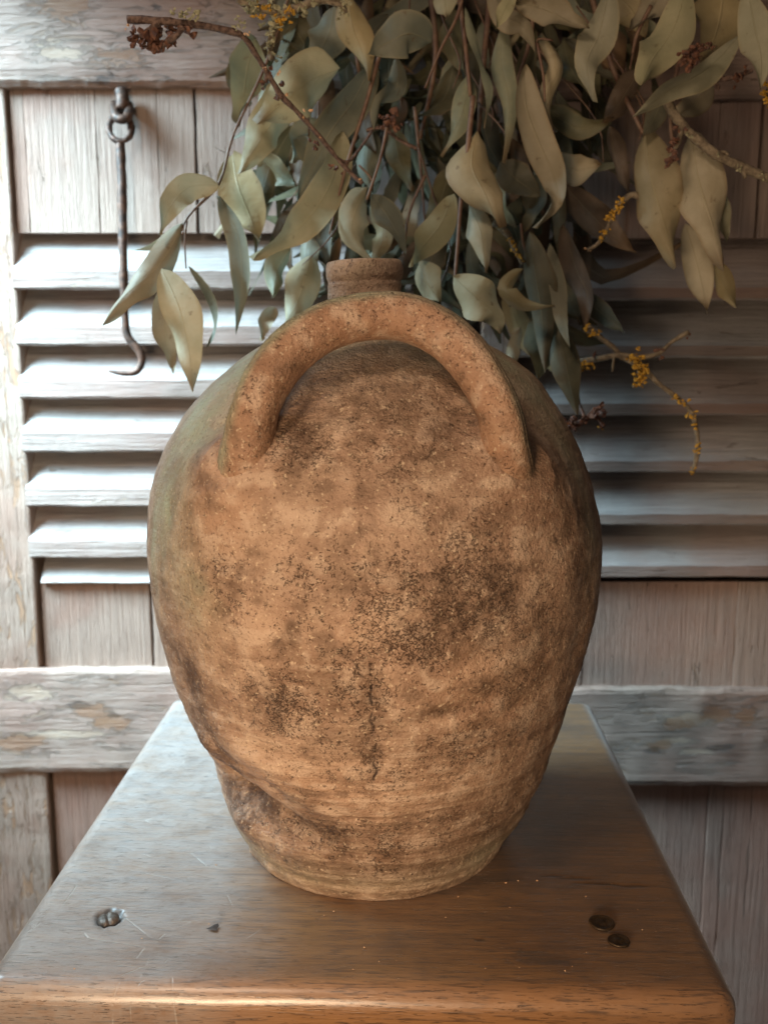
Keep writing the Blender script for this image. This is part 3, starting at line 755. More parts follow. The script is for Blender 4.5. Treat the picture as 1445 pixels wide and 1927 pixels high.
for (px, py, rx, ry, g) in ((330, 900, 70, 170, .9), (390, 760, 80, 110, 1.0), (370, 1130, 60, 90, .55), (400, 880, 34, 60, .9), (290, 1000, 26, 120, .7), (1020, 760, 70, 110, .6), (1100, 950, 40, 140, .45),
        (700, 700, 300, 60, .10), (480, 1600, 90, 60, .35), (700, 1665, 330, 36, .35), (930, 1600, 90, 50, .55)):
    green += g * blob(px, py, rx, ry, None)
green += .35 * sstep(.262, .285, HH)
green = np.clip(green * (1 + .5 * fbm(P0, 30, 3, 3.)), 0, 1)
for (px, py, rx, ry, g) in ((470, 960, 90, 90, .7), (480, 1190, 80, 50, .7), (700, 1170, 90, 40, .5), (930, 1255, 90, 26, .8), (985, 1110, 26, 50, .8), (600, 1450, 160, 40, .4), (640, 1500, 180, 16, .5), (700, 1420, 260, 60, .3)):
    pale += g * blob(px, py, rx, ry, None)
ruddy = np.zeros(RAD.shape)
for (px, py, rx, ry, g) in ((455, 900, 60, 60, .8), (430, 960, 60, 60, .4), (955, 900, 40, 50, .5), (900, 1300, 90, 80, .4), (700, 1500, 240, 90, .35), (1060, 1330, 40, 90, .5)):
    ruddy += g * blob(px, py, rx, ry, None)
ruddy = np.clip(ruddy + .35 * fbm(P0, 16, 3, 6.), 0, 1)
pale = np.clip((pale + .30 + .7 * fbm(P0, 24, 3, 1.5)) * (1 + 1.6 * fbm(P0, 70, 4, 5.)), 0, 1)
RADf = RAD + disp * sstep(0, .003, HH + .001)
Pb = np.stack([RADf * np.cos(TT), RADf * np.sin(TT), HH], -1)
# fillet towards the handle pushes outwards along the surface normal
du = np.roll(P0, -1, 1) - np.roll(P0, 1, 1); dv = np.gradient(P0, axis=0)
Nn = np.cross(du, dv); Nn /= np.linalg.norm(Nn, axis=-1)[..., None] + 1e-12
if (Nn[NV//2, NU//2] @ P0[NV//2, NU//2]) < 0: Nn = -Nn
Pb += Nn * fil[..., None]
bot = np.zeros((3, NU, 3)); 
for k, (f, z) in enumerate(((.0, .002), (.90, .002), (.965, .0004))): bot[k, :, :2] = Pb[0, :, :2] * f; bot[k, :, 2] = z
full = np.concatenate([bot, Pb], 0)
me = gridmesh('body', full, wrap=True)
pad = lambda a: np.concatenate([np.repeat(a[:1], 3, 0), a], 0)
nearh = sstep(.016, .0, dh)
green = green * (1 - nearh); ruddy = ruddy * (1 - nearh) + .17 * nearh; stain_shade = stain_shade * (1 - .7 * nearh)
for nm, a in (('green', green), ('stain_shade', stain_shade), ('speck', speck), ('crack', crack), ('pale', pale), ('ruddy', ruddy), ('cavity', cav)): attr(me, nm, pad(a))
link('body', me, M_clay, jug)

# neck with rolled lip, hollow, leaning a little to the left
nprof = [(.0275, .2975), (.0262, .301), (.0250, .305), (.0243, .309), (.0241, .3125), (.0243, .3150), (.0240, .3166), (.0246, .3180), (.0254, .3198), (.0256, .3225), (.0252, .3252), (.0242, .3270),
         (.0226, .3278), (.0208, .3272), (.0196, .324), (.0190, .315), (.0192, .303), (.022, .296)]
# smooth and densify
npk = catmull(np.array([(a, 0, b) for a, b in nprof]), 7)
NA = 220; an = np.linspace(0, 2 * math.pi, NA, endpoint=False)
PN = np.zeros((len(npk), NA, 3)); 
sq = .92
for i, q in enumerate(npk):
    r = q[0] * (.81 + .19 * sstep(.308, .299, q[2])); lean = -.0058 * sstep(.296, .310, q[2])
    PN[i, :, 0] = r * np.cos(an) + lean; PN[i, :, 1] = r * np.sin(an) + .001; PN[i, :, 2] = q[2] + .0016 * sstep(.300, .310, q[2]) + .0006 * np.cos(an) * (q[2] > .31)
PN += (noise(PN, 45, 3.) * .0007 + noise(PN, 160, 3.) * .00022)[..., None] * np.stack([np.cos(an), np.sin(an), an * 0 + .5], -1)[None]
me = gridmesh('neck', PN, wrap=True)
z0 = np.zeros(PN.shape[:2])
attr(me, 'ruddy', z0); attr(me, 'cavity', np.clip(.25 - .7 * fbm(PN, 90, 3, 2.), 0, 1)); attr(me, 'green', np.clip(.05 + .3 * fbm(PN, 60, 3), 0, 1)); attr(me, 'stain_shade', np.clip(.1 * fbm(PN, 80, 2), 0, 1)); attr(me, 'speck', z0 + .25); attr(me, 'crack', z0); attr(me, 'pale', np.clip(1.1 + fbm(PN, 50, 2), 0, 1))
link('neck', me, M_clay, jug)

# handle: strap swept along its centre line, flared into the shoulder at both feet
HD = catmull(HC, 26); nH = len(HD); NS = 96
tg = np.gradient(HD, axis=0); tg /= np.linalg.norm(tg, axis=1)[:, None]
sarr = np.linspace(0, 1, nH)
PH = np.zeros((nH, NS, 3)); out_amt = np.zeros((nH, NS)); fwd = np.array([0, -1, 0.12])
ca = np.linspace(0, 2 * math.pi, NS, endpoint=False)
cen = HD.mean(0)
for i in range(nH):
    f = fwd - tg[i] * (fwd @ tg[i]); f /= np.linalg.norm(f)
    o_ = np.cross(tg[i], f); o_ /= np.linalg.norm(o_)
    if o_ @ (HD[i] - cen) < 0: o_ = -o_
    e = min(sarr[i], 1 - sarr[i])
    flare = 1 + .10 * math.exp(-(e / .07) ** 2)
    a = .0109 * flare * (1 - .10 * math.exp(-((sarr[i] - .8) / .12) ** 2)); b = .0128 * flare
    co, si = np.cos(ca), np.sin(ca)
    # superellipse a bit flat on the outside
    x = np.sign(co) * np.abs(co) ** .86 * a; y = np.sign(si) * np.abs(si) ** .90 * b
    # grooves drawn along the outer back edge
    g = -.0004 * sum(np.exp(-((((ca - c0 + math.pi) % (2*math.pi)) - math.pi) / .07) ** 2) for c0 in (.15, .42, .70, -.25))
    PH[i] = HD[i] + o_ * (x + g * co)[:, None] + f * (y + g * si)[:, None]
    out_amt[i] = co * .95
Ndir = PH - HD[:, None, :]; Ndir /= np.linalg.norm(Ndir, axis=-1)[..., None]
rb = jug_r(np.clip(PH[..., 2], 0, .303), np.arctan2(PH[..., 1], PH[..., 0]))
db = np.hypot(PH[..., 0], PH[..., 1]) - rb
FH = FILL * (.55 + 1.05 * sstep(.262, .236, PH[..., 2]))
filh = .35 * FH * .25 * np.clip((FH - np.maximum(db, 0)) / FH, 0, 1) ** 2 * sstep(.275, .255, PH[..., 2]) * sstep(-.007, -.0005, db)
PH = PH + Ndir * (filh + .0009 * fbm(PH, 28, 3, 1.) + .0002 * fbm(PH, 200, 2, 5.))[..., None]
me = gridmesh('handle', PH, wrap=True)
left = sstep(.02, -.03, PH[..., 0])
gh = np.clip(sstep(.30, .80, out_amt + .25 * fbm(PH, 40, 3, 8.)) * (.55 + .45 * left), 0, 1) * sstep(.06, .20, np.minimum(sarr, 1 - sarr))[:, None]
attr(me, 'green', gh); attr(me, 'stain_shade', np.clip(.25 * sstep(.1, .5, fbm(PH, 55, 3, 9.)), 0, 1)); attr(me, 'speck', .18 + .4 * np.clip(fbm(PH, 40, 2), 0, 1))
attr(me, 'cavity', np.clip(.45 - .8 * fbm(PH, 75, 4, 2.), 0, 1)); attr(me, 'ruddy', np.clip((.35 - .5 * gh) * sstep(0, .16, np.minimum(sarr, 1 - sarr))[:, None] + .14 + .3 * fbm(PH, 35, 3, 4.), 0, 1)); attr(me, 'crack', np.zeros(gh.shape)); attr(me, 'pale', np.clip(.4 * fbm(PH, 50, 2, 3.), 0, 1))
link('handle', me, M_clay, jug)
tag(jug, 'large weathered terracotta jug with an arched handle and short neck on the stool', 'jug')

# ------------------------------------------------------------------ dried eucalyptus bunch
bq = empty('eucalyptus_bunch', (.06, .80, .62))
BO = Vector(bq.location)
def leaf(parent, pts, width, mat, roll=0., fold=.16, n=12, tipw=1.0, seed=0, cup=.0):
    """blade along pts (world space); width in metres; roll turns the blade about its midline"""
    Pk = catmull(np.array([list(p) for p in pts]), max(2, (n + len(pts) - 2) // (len(pts) - 1)))
    m = len(Pk); tg = np.gradient(Pk, axis=0); tg /= np.linalg.norm(tg, axis=1)[:, None] + 1e-9
    V = []; uv = []; rs = random.Random(seed); ph = rs.uniform(0, 6); wf = rs.uniform(5, 10)
    mid = Pk[m // 2]; view = np.array([0, 0, H]) - mid; view /= np.linalg.norm(view)
    cols = 4
    for i in range(m):
        s = i / (m - 1)
        prof = (math.sin(math.pi * min(1, s * .96 + .02) ** (.78)) ** 1.35) * (1 - .10 * s) * (1 + .07 * math.sin(s * wf + ph))
        if s > .97: prof *= .35
        if s < .02: prof *= .3
        side = np.cross(tg[i], view); side /= np.linalg.norm(side) + 1e-9
        nrm = np.cross(side, tg[i])
        rl_ = roll * (.7 + .6 * s) + .42 * math.sin(wf * .7 * s + ph)
        a = side * math.cos(rl_) + nrm * math.sin(rl_); b = -side * math.sin(rl_) + nrm * math.cos(rl_)
        w = width * .5 * prof * 1.10
        for j in range(cols + 1):
            q = (j - cols / 2) / (cols / 2)
            zz = -fold * w * abs(q) + .10 * width * math.sin(wf * 1.6 * s + ph + q * 2) * abs(q) ** 1.5 + cup * width * q * q
            V.append(Pk[i] + a * w * q + b * zz); uv.append((j / cols, s))
    Fc = [(i*(cols+1)+j, i*(cols+1)+j+1, (i+1)*(cols+1)+j+1, (i+1)*(cols+1)+j) for i in range(m-1) for j in range(cols)]
    V = [Vector(v) - Vector(parent.location) for v in V]
    me = pydata('leaf', V, Fc)
    ul = me.uv_layers.new(name='UVMap')
    for lp in me.loops: ul.data[lp.index].uv = uv[lp.vertex_index]
    return link('leaf', me, LM[mat], parent)
# (midline pixels, width px, near distance, far distance, colour, roll)
HL = [
 ([(482,70),(466,125),(458,185),(452,238)],64,.74,.73,'g',.2), ([(640,128),(585,150),(535,190),(486,234)],98,.70,.68,'p',.15), ([(572,150),(530,205),(488,265),(452,326)],76,.72,.69,'p',-.2),
 ([(812,78),(770,62),(728,80),(692,102)],78,.70,.69,'g',.2), ([(655,-20),(662,45),(680,95),(692,150)],56,.71,.69,'t',.2), ([(628,10),(622,50),(605,90),(585,110)],66,.74,.73,'g',-.3),
 ([(545,30),(560,60),(575,85),(580,105)],60,.76,.75,'d',.2), ([(700,120),(668,185),(620,250),(585,320),(556,378)],64,.73,.70,'g',.25), ([(640,250),(628,330),(585,405),(530,450),(468,482)],66,.71,.66,'p',-.25),
 ([(438,290),(448,350),(472,410),(486,455)],80,.75,.73,'t',.1), ([(416,370),(446,440),(455,530),(444,630)],42,.70,.69,'g',.35), ([(598,225),(572,262),(545,305)],58,.75,.74,'g',.1),
 ([(490,285),(520,325),(556,350)],44,.76,.75,'g',.1), ([(412,348),(355,352),(318,392),(298,442)],52,.68,.66,'p',.25), ([(345,418),(302,498),(238,552),(192,612)],54,.67,.64,'t',.15),
 ([(322,442),(290,462),(248,470)],16,.68,.68,'p',.4), ([(304,505),(335,575),(355,655),(363,738)],74,.66,.64,'p',.1), ([(306,540),(308,600),(318,660),(326,705)],44,.68,.67,'t',.1),
 ([(355,500),(396,560),(405,618),(388,656)],16,.68,.67,'g',.5), ([(745,105),(748,160),(716,192),(704,245)],36,.72,.70,'g',.5), ([(898,245),(888,310),(915,370),(938,428)],78,.66,.64,'t',.1),
 ([(985,125),(990,200),(1015,270),(1044,335),(1042,385),(1000,428)],58,.69,.67,'t',.2), ([(945,40),(942,115),(958,200),(944,305)],34,.70,.69,'g',.5), ([(875,10),(898,95),(920,165),(912,240)],20,.68,.67,'g',.8),
 ([(1148,-25),(1128,60),(1104,120),(1116,190)],58,.67,.66,'p',.2), ([(1292,-30),(1268,50),(1228,110),(1208,158)],74,.64,.62,'p',.1), ([(1408,-20),(1420,50),(1432,110),(1430,170)],58,.64,.63,'p',.15),
 ([(975,2),(1030,18),(1070,40),(1108,52)],48,.68,.66,'t',.1), ([(918,-25),(955,30),(985,50),(1006,98)],42,.69,.67,'t',-.1), ([(968,-15),(948,20),(931,56)],26,.67,.66,'p',.2),
 ([(1395,62),(1330,130),(1262,168),(1193,218)],50,.66,.64,'p',.2), ([(1362,-25),(1352,45),(1322,128)],90,.70,.68,'t',.1), ([(1246,185),(1232,220),(1210,258)],38,.70,.69,'d',.1),
 ([(1342,148),(1308,190),(1272,218)],48,.71,.70,'t',.2), ([(1216,235),(1222,325),(1248,415),(1272,502)],88,.70,.67,'t',.05), ([(1302,240),(1312,330),(1340,420),(1362,508)],82,.68,.66,'t',.1),
 ([(1328,300),(1352,380),(1366,455)],44,.70,.69,'p',.1), ([(1290,420),(1316,515),(1330,590)],50,.72,.70,'t',.1), ([(1345,490),(1364,540),(1384,575)],34,.71,.70,'t',.1),
 ([(1030,205),(1090,240),(1155,222)],44,.73,.72,'d',.2), ([(1036,295),(1088,318),(1132,308)],54,.72,.71,'t',.1), ([(940,305),(975,340),(1018,368)],60,.72,.71,'d',.1),
 ([(1110,60),(1142,110),(1176,145)],72,.76,.75,'b',.1), ([(1205,130),(1168,190),(1138,226)],44,.72,.71,'b',.2), ([(1148,235),(1158,300),(1182,358)],34,.73,.72,'b',.3),
 ([(1056,340),(1108,398),(1150,440),(1198,474)],58,.76,.74,'b',.1), ([(882,385),(905,440),(912,512)],44,.67,.66,'p',.2), ([(985,505),(952,540),(985,572),(1044,573)],32,.68,.66,'t',.3),
 ([(996,435),(1008,520),(1020,600),(1026,700)],60,.70,.69,'d',.1), ([(1034,455),(1050,540),(1056,600),(1072,655)],34,.70,.68,'p',.3), ([(1060,420),(1082,500),(1106,560),(1098,625)],48,.72,.71,'b',.3),
 ([(1090,555),(1135,590),(1174,628)],38,.75,.74,'d',.2), ([(1052,615),(1068,700),(1086,782)],48,.70,.69,'d',.2), ([(852,520),(892,555),(930,590),(942,628)],72,.64,.63,'p',.1),
 ([(1008,590),(1022,655),(1012,715)],60,.73,.72,'d',.1), ([(980,615),(966,660),(960,705)],26,.72,.71,'t',.4), ([(585,480),(565,555),(535,610)],60,.71,.69,'p',.2),
 ([(548,465),(522,505),(515,552)],46,.72,.71,'g',.3), ([(788,490),(802,530),(826,565)],56,.68,.67,'p',.2), ([(515,580),(500,605),(488,640)],28,.73,.72,'t',.3),
 ([(692,352),(668,400),(664,440),(702,488)],58,.68,.67,'p',-.3), ([(852,365),(830,420),(792,468),(774,502)],54,.69,.66,'p',.3), ([(702,365),(738,420),(764,478)],46,.69,.67,'g',-.2),
 ([(588,395),(602,450),(610,512)],54,.74,.73,'d',.1), ([(582,440),(576,480),(588,525)],42,.73,.72,'g',.3), ([(828,-25),(836,0),(840,30)],44,.72,.71,'p',.2),
 ([(885,135),(866,220),(828,292)],38,.70,.69,'g',.4), ([(848,315),(828,380),(798,432)],44,.73,.72,'d',.2), ([(740,240),(752,300),(775,360)],40,.75,.74,'d',.3),
 ([(650,330),(640,400),(655,460)],44,.74,.74,'d',.2), ([(560,260),(600,300),(622,350)],46,.74,.73,'g',.1), ([(1245,60),(1240,110),(1215,150)],52,.74,.73,'t',.2),
 ([(1060,70),(1075,130),(1110,180)],46,.74,.72,'d',.3), ([(1020,60),(1050,120),(1030,180),(1042,240)],28,.70,.69,'t',.6), ([(860,20),(850,80),(870,140)],40,.75,.74,'d',.3),
 ([(470,100),(452,150),(470,200)],50,.78,.78,'d',.2), ([(700,380),(720,440),(700,500)],40,.75,.74,'t',.3), ([(925,430),(950,480),(945,540)],50,.77,.76,'d',.3), ([(700,240),(690,300),(700,360)],40,.76,.75,'g',.3),
 ([(1150,-20),(1190,20),(1215,70)],60,.72,.71,'t',.2), ([(1000,330),(1010,390),(985,440)],46,.74,.73,'d',.3), ([(1105,440),(1090,500),(1110,550)],40,.78,.77,'b',.3), ([(1240,-30),(1225,20),(1180,60)],50,.70,.69,'t',.2),
]
for k, (pp, w_, d0, d1, mt, ro) in enumerate(HL):
    n = len(pp)
    pts = [at(x, y, d0 + (d1 - d0) * i / (n - 1) + .004 * math.sin(i * 1.7 + k)) for i, (x, y) in enumerate(pp)]
    leaf(bq, pts, w_ * (d0 + d1) * .5 / FP / math.cos(ro * .8), mt, ro if k % 2 else -ro, n=16, seed=k, cup=R.uniform(-.30, .30))
# inner leaves fill the heart of the bunch, hanging down from the tie above
def xspan(y):
    pts_ = [(-350, 520, 1200), (-40, 500, 1330), (150, 480, 1200), (300, 470, 1120), (450, 560, 1100), (600, 640, 1080), (720, 930, 1080)]
    for (a, l0, r0), (b, l1, r1) in zip(pts_[:-1], pts_[1:]):
        if y <= b:
            f = (y - a) / (b - a); return l0 + (l1 - l0) * f, r0 + (r1 - r0) * f
    return 940, 1070
for k in range(200):
    y = R.uniform(-340, 560); l_, r_ = xspan(y)
    x = R.uniform(l_ + 20, r_ - 20); dd = R.uniform(.745, .868)
    L = R.uniform(120, 230); cx = (x - 850) / 400
    a = R.gauss(cx * .35, .35)
    b = R.gauss(0, .35)
    pts = [at(x, y, dd), at(x + math.sin(a) * L * .5, y + math.cos(a) * L * .5, dd - .006), at(x + math.sin(a + b) * L, y + math.cos(a + b) * L * .95, dd - R.uniform(0, .02))]
    leaf(bq, pts, R.uniform(26, 50) * dd / FP, R.choices('gdtb', (2, 7, 1, 3))[0], R.uniform(-.9, .9), n=8, seed=900 + k, cup=R.uniform(-.2, .2))  # mostly dark kinds, so the core's shade comes from colour
# the smallest leaves deep inside, too many to tell apart
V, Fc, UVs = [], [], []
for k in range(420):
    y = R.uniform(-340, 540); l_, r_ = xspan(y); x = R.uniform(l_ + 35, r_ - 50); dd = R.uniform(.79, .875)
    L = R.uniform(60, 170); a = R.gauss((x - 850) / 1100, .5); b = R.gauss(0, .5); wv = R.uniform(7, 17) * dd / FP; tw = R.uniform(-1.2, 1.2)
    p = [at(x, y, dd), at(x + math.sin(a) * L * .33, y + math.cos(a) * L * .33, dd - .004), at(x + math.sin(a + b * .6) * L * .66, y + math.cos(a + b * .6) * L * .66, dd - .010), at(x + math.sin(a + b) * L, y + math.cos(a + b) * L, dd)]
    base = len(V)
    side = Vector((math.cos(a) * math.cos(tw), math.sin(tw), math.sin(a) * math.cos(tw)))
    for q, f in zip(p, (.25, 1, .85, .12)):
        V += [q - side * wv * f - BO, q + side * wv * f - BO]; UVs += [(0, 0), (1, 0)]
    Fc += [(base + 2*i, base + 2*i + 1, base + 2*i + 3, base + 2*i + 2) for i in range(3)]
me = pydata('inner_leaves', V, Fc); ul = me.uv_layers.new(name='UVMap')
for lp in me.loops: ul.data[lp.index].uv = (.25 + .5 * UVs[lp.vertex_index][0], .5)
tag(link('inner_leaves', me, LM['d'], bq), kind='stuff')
# stems
for k in range(16):
    x = R.uniform(560, 1150); y = R.uniform(-80, 300); L = R.uniform(120, 330); a = R.gauss((x - 850) / 900, .22); dd = R.uniform(.70, .80)
    HLs = [(x + math.sin(a + .3 * math.sin(q * 3)) * L * q, y + math.cos(a) * L * q) for q in (0, .35, .7, 1)]
    tube('stem', [rel(bq, at(u_, v_, dd - .01 * i)) for i, (u_, v_) in enumerate(HLs)], [1.7 * dd / FP] * 3 + [.8 * dd / FP], M_stem, bq, seg=5, bumps=.1, seed=k, sub=3)
def stem(pp, d0, d1, w0, w1, mat=None):
    n = len(pp)
    pts = [rel(bq, at(x, y, d0 + (d1 - d0) * i / (n - 1))) for i, (x, y) in enumerate(pp)]
    tube('stem', pts, [(w0 + (w1 - w0) * i / (n - 1)) * .7 / FP for i in range(n)], mat or M_stem, bq, seg=7, bumps=.12, seed=n, sub=4)
for a in (([(560,-60),(500,120),(440,250),(412,345),(355,405),(325,470),(306,512)],.74,.67,3.2,2.),
          ([(412,345),(352,410),(344,440)],.69,.67,2.2,1.8), ([(352,415),(348,455),(350,505)],.68,.68,2.,1.2), ([(330,460),(305,500),(280,560)],.68,.68,2.,1.2),
          ([(880,-60),(862,25),(830,90),(800,165)],.69,.68,4.,2.), ([(720,80),(690,190),(655,300),(632,390),(620,440)],.70,.69,4.5,2.), ([(675,310),(700,340),(690,380)],.69,.69,2.,1.4),
          ([(890,180),(880,280),(868,370),(862,450),(855,535)],.665,.65,5.,3.), ([(728,240),(715,300),(690,375)],.68,.67,3.2,2.4), ([(800,330),(770,400),(760,480)],.70,.70,3.,2.),
          ([(1010,80),(1022,140),(1025,190)],.68,.68,3.,2.), ([(1040,75),(1015,72),(1008,80)],.68,.68,2.,1.), ([(1225,10),(1200,60),(1190,100)],.69,.69,4.,3.), ([(1205,30),(1195,80),(1185,130)],.72,.72,3.,2.),
          ([(865,0),(875,80),(885,180)],.70,.69,4.5,3.5), ([(980,420),(985,460),(1000,500)],.71,.71,3.,2.), ([(745,110),(750,75),(745,20)],.72,.72,3.,2.),
          ([(780,200),(790,300),(800,420)],.74,.74,4.,2.), ([(650,-60),(670,100),(690,200)],.76,.74,5.,3.), ([(1000,-60),(1000,60),(960,200),(950,330)],.76,.74,5.,3.),
          ([(1100,-60),(1150,120),(1210,250)],.75,.71,6.,4.), ([(1300,-60),(1280,100),(1260,200),(1270,300)],.74,.70,5.,3.), ([(800,-80),(820,100),(790,260)],.78,.76,7.,4.), ([(930,-80),(910,120),(900,260)],.77,.72,7.,4.)):
    stem(*a)
tag(bq, 'hanging bunch of dried grey-green eucalyptus leaves above and behind the jug', 'dried bouquet')

# ------------------------------------------------------------------ twigs with buds and lichen
def cluster(name, spots, mat, parent, seed, flat=.6):
    """many small crumpled flakes joined in one part"""
    rs = random.Random(seed); bm = bmesh.new()
    for (p, r, n) in spots:
        for k in range(n):
            q = Vector((rs.gauss(0, 1), rs.gauss(0, 1), rs.gauss(0, 1))) * r * .5
            s = r * rs.uniform(.20, .44)
            m4 = Matrix.Translation(p + q) @ Matrix.Rotation(rs.uniform(0, 6), 4, Vector((rs.random(), rs.random(), rs.random() + .01))) @ Matrix.Diagonal((s * rs.uniform(.9, 1.5), s * rs.uniform(.35, .8), s * flat, 1))
            res = bmesh.ops.create_icosphere(bm, subdivisions=1, radius=1, matrix=m4)
            for v in res['verts']: v.co += Vector((rs.uniform(-1, 1), rs.uniform(-1, 1), rs.uniform(-1, 1))) * s * .5
    me = bpy.data.meshes.new(name); bm.to_mesh(me); bm.free()
    return link(name, me, mat, parent, smooth=False)
def twig(label, pp, rad, mat, buds=(), lich=(), side=(), group='bare twigs stuck in the eucalyptus bunch', scars=()):
    p0 = at(*pp[0]); root = empty('twig', p0)
    n = len(pp)
    def K(q): return rel(root, at(*q))
    tube('branch', [K(q) for q in pp], [(rad[0] + (rad[1] - rad[0]) * i / (n - 1)) * .68 / FP for i in range(n)], mat, root, seg=9, bumps=.32, seed=len(pp), sub=6)
    for s_pts, r0, r1 in side:
        tube('side_shoot', [K(q) for q in s_pts], [(r0 + (r1 - r0) * i / (len(s_pts) - 1)) * .68 / FP for i in range(len(s_pts))], mat, root, seg=8, bumps=.35, seed=len(s_pts) + 2, sub=5)
    for (x, y, d, r, n_) in buds: cluster('bud', [(K((x, y, d)), r * .68 / FP, n_)], M_bud, root, int(x + y), 1.3)
    for (x, y, d, r) in scars: cluster('bud_scar', [(K((x, y, d)), r * .68 / FP, 3)], M_cut, root, int(x * 3 + y), .8)
    for (pts, r, n_, m) in lich: cluster('lichen', [(K(q), r * .68 / FP, n_) for q in pts], m, root, int(pts[0][0]), .5)
    tag(root, label, 'twig', group); return root
d = .60
twig('reddish brown twig with pale bud scars reaching to the upper left over the shutter',
     [(240,37,.60),(300,38,.60),(360,44,.605),(420,55,.61),(458,68,.615),(480,100,.62),(505,140,.625),(530,180,.63),(560,210,.635),(600,255,.64),(635,298,.645),(660,325,.65),(682,345,.65)],
     (6.4, 3.4), M_twig,
     buds=[(285,72,.60,22,14),(260,66,.60,16,9),(305,84,.60,15,9),(330,62,.605,16,8),(275,90,.60,12,6),(345,60,.605,12,6),(498,150,.625,10,5),(520,178,.63,12,5),(590,262,.64,10,5),(592,275,.64,9,4),(630,318,.645,11,6),(648,305,.65,9,4),(505,135,.625,9,4)],
     scars=[(238,48,.60,7),(463,62,.61,8),(498,128,.62,6),(524,136,.62,6),(537,176,.63,6),(574,210,.635,7),(680,340,.65,7),(602,262,.64,5),(243,33,.60,5)],
     side=[([(300,42,.60),(278,60,.60),(262,68,.60)],6,4), ([(345,50,.60),(325,72,.60),(300,88,.60),(292,94,.60)],6,3), ([(502,140,.625),(500,155,.625)],4,3), ([(525,175,.63),(522,188,.63)],4,3), ([(636,298,.645),(660,300,.65),(700,245,.66)],3,2)],
     lich=[([(350,28,.60),(365,24,.60),(335,28,.60)],10,7,M_lig), ([(440,46,.61),(452,42,.61)],9,6,M_lig)])
twig('thick lichen crusted twig, grey green and yellow, at the top beside the pale leaves',
     [(640,-10,.64),(600,0,.64),(560,14,.64),(530,30,.64),(512,60,.645),(508,90,.65),(512,112,.65)], (8, 5), M_twig_grey,
     lich=[([(480,16,.64),(500,14,.64),(520,22,.64),(545,18,.64),(565,10,.64),(590,2,.64),(470,8,.64)],15,14,M_lig), ([(508,14,.635),(540,24,.635),(530,40,.635),(490,28,.635)],11,9,M_liy),
           ([(520,50,.64),(512,75,.645),(516,100,.65),(525,40,.64)],13,10,M_lig), ([(650,14,.64),(644,26,.64),(655,5,.64)],11,7,M_lig)],
     side=[([(600,0,.64),(640,8,.64),(652,22,.64)],5,3), ([(530,26,.64),(490,14,.64),(455,4,.64),(450,-10,.64)],6,5)])
twig('grey knobbly twig crossing the shutter at the right edge with hanging brown buds',
     [(1250,178,.66),(1268,215,.66),(1285,235,.66),(1312,262,.66),(1345,288,.66),(1385,308,.66),(1415,322,.66),(1470,345,.66)], (8.5, 8), M_twig_grey,
     buds=[(1262,298,.655,13,9),(1276,270,.655,10,6),(1258,285,.655,10,5),(1272,255,.655,9,5),(1282,240,.655,9,4)],
     side=[([(1283,232,.66),(1278,262,.658),(1264,295,.655)],5,4), ([(1345,288,.66),(1362,285,.658),(1370,290,.658)],4,3), ([(1398,312,.66),(1402,335,.66)],5,4)],
     lich=[([(1300,250,.655),(1395,312,.655),(1350,290,.655),(1432,330,.655)],8,5,M_lig)])
twig('short twig with a knot of shiny brown buds amid pale leaves at the upper right',
     [(1240,125,.64),(1270,112,.64),(1300,100,.64),(1335,88,.64)], (6, 3), M_twig,
     buds=[(1300,112,.635,15,10),(1312,100,.635,13,8),(1335,88,.635,9,6),(1290,104,.635,11,7),(1322,84,.635,8,4),(1340,84,.635,7,3)], side=[([(1290,105,.64),(1310,90,.64),(1322,82,.64)],3,2)])
twig('thin brown twig with buds crossing the top rail of the right shutter',
     [(1300,140,.69),(1322,155,.69),(1340,140,.69),(1365,148,.69),(1395,140,.69),(1415,132,.69)], (6, 4), M_twig,
     buds=[(1330,150,.685,11,6),(1392,143,.685,12,8),(1400,132,.685,9,5)], side=[([(1340,140,.69),(1352,165,.69),(1348,160,.69)],4,3)])
twig('twig tip with bright yellow lichen at the right edge of the photo',
     [(1475,120,.65),(1450,160,.65),(1440,195,.65)], (6, 4), M_twig_grey, lich=[([(1440,170,.645),(1443,190,.645),(1446,155,.645),(1438,182,.645)],9,10,M_liy)])
twig('small twig with yellow lichen beside the hanging tan leaves, over the right louvres',
     [(1212,378,.70),(1190,366,.70),(1172,378,.70),(1155,400,.70),(1142,430,.70),(1128,455,.70),(1106,470,.70)], (6, 3.5), M_twig_grey,
     lich=[([(1160,392,.695),(1152,404,.695),(1146,412,.695)],11,10,M_liy), ([(1140,435,.695),(1136,446,.695),(1168,380,.695)],9,8,M_liy)], scars=[(1105,470,.70,6)])
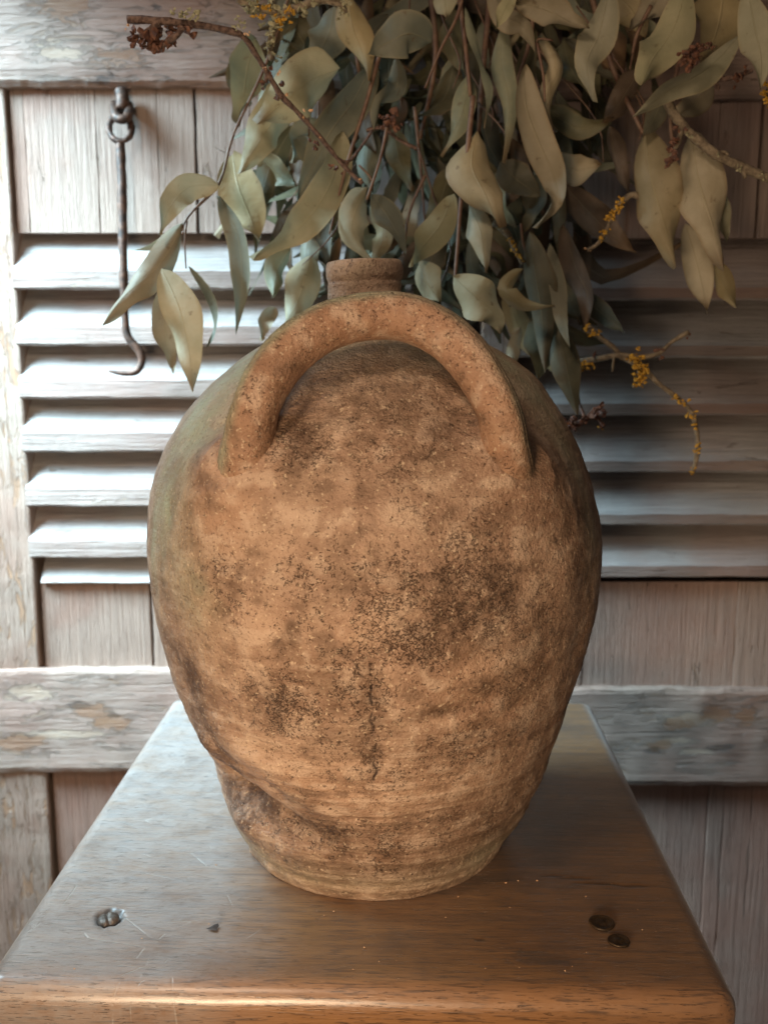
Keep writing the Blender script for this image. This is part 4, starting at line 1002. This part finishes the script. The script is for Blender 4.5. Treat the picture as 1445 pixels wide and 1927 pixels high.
twig('long curving twig crusted with orange yellow lichen, drooping over the right louvres',
     [(1106,614,.70),(1130,635,.70),(1155,655,.70),(1170,672,.70),(1205,690,.695),(1235,718,.69),(1265,742,.69),(1290,762,.69),(1304,785,.69),(1312,820,.69),(1312,850,.69),(1304,888,.69)], (5.5, 4.5), M_twig_grey,
     buds=[(1242,662,.70,10,6),(1290,630,.70,8,5),(1245,672,.70,9,5)],
     side=[([(1080,682,.71),(1120,676,.705),(1165,668,.70),(1205,672,.70),(1240,664,.70),(1265,642,.70),(1296,624,.70)],6,4), ([(1200,690,.695),(1206,715,.695),(1190,728,.695)],5,3), ([(1155,672,.70),(1152,700,.70)],3,2)],
     lich=[([(1200,682,.69),(1210,690,.69),(1195,675,.69),(1204,705,.69),(1206,716,.69)],14,12,M_liy), ([(1108,618,.695),(1118,628,.695),(1085,682,.70),(1100,688,.70),(1112,684,.70)],10,8,M_liy),
           ([(1272,745,.685),(1284,755,.685),(1300,780,.685)],10,8,M_liy), ([(1312,848,.685),(1314,838,.685),(1304,884,.685),(1308,800,.685)],8,6,M_liy)])
twig('small dark brown twig with rough buds poking out behind the right shoulder of the jug',
     [(1052,800,.69),(1080,800,.69),(1105,786,.69),(1122,770,.69),(1134,764,.69)], (9, 4), M_bud,
     buds=[(1120,780,.685,15,12),(1075,796,.685,14,10),(1132,766,.685,10,6),(1095,790,.685,9,6),(1060,805,.685,12,8),(1120,668-6,.70,9,5)], side=[([(1122,780,.69),(1130,795,.69),(1132,806,.69)],4,3), ([(1085,720,.70),(1090,760,.70),(1100,785,.69)],3,3)],
     lich=[([(1132,804,.685)],6,4,M_liy)])
twig('short twig spotted with orange lichen hidden among the leaves right of the neck',
     [(930,418,.71),(955,440,.705),(970,470,.70),(985,495,.70)], (7, 5), M_twig_grey, lich=[([(968,468,.695),(976,482,.695),(960,455,.695)],9,7,M_liy), ([(945,430,.70)],9,5,M_lig)])
twig('dark bud cluster on a thin twig deep in the bunch above the neck',
     [(690,245,.70),(720,240,.70),(750,262,.70),(785,280,.70)], (4, 3), M_twig, buds=[(728,225,.69,15,12),(742,240,.69,12,8),(718,235,.69,9,5)])
print('objects', len(bpy.data.objects))
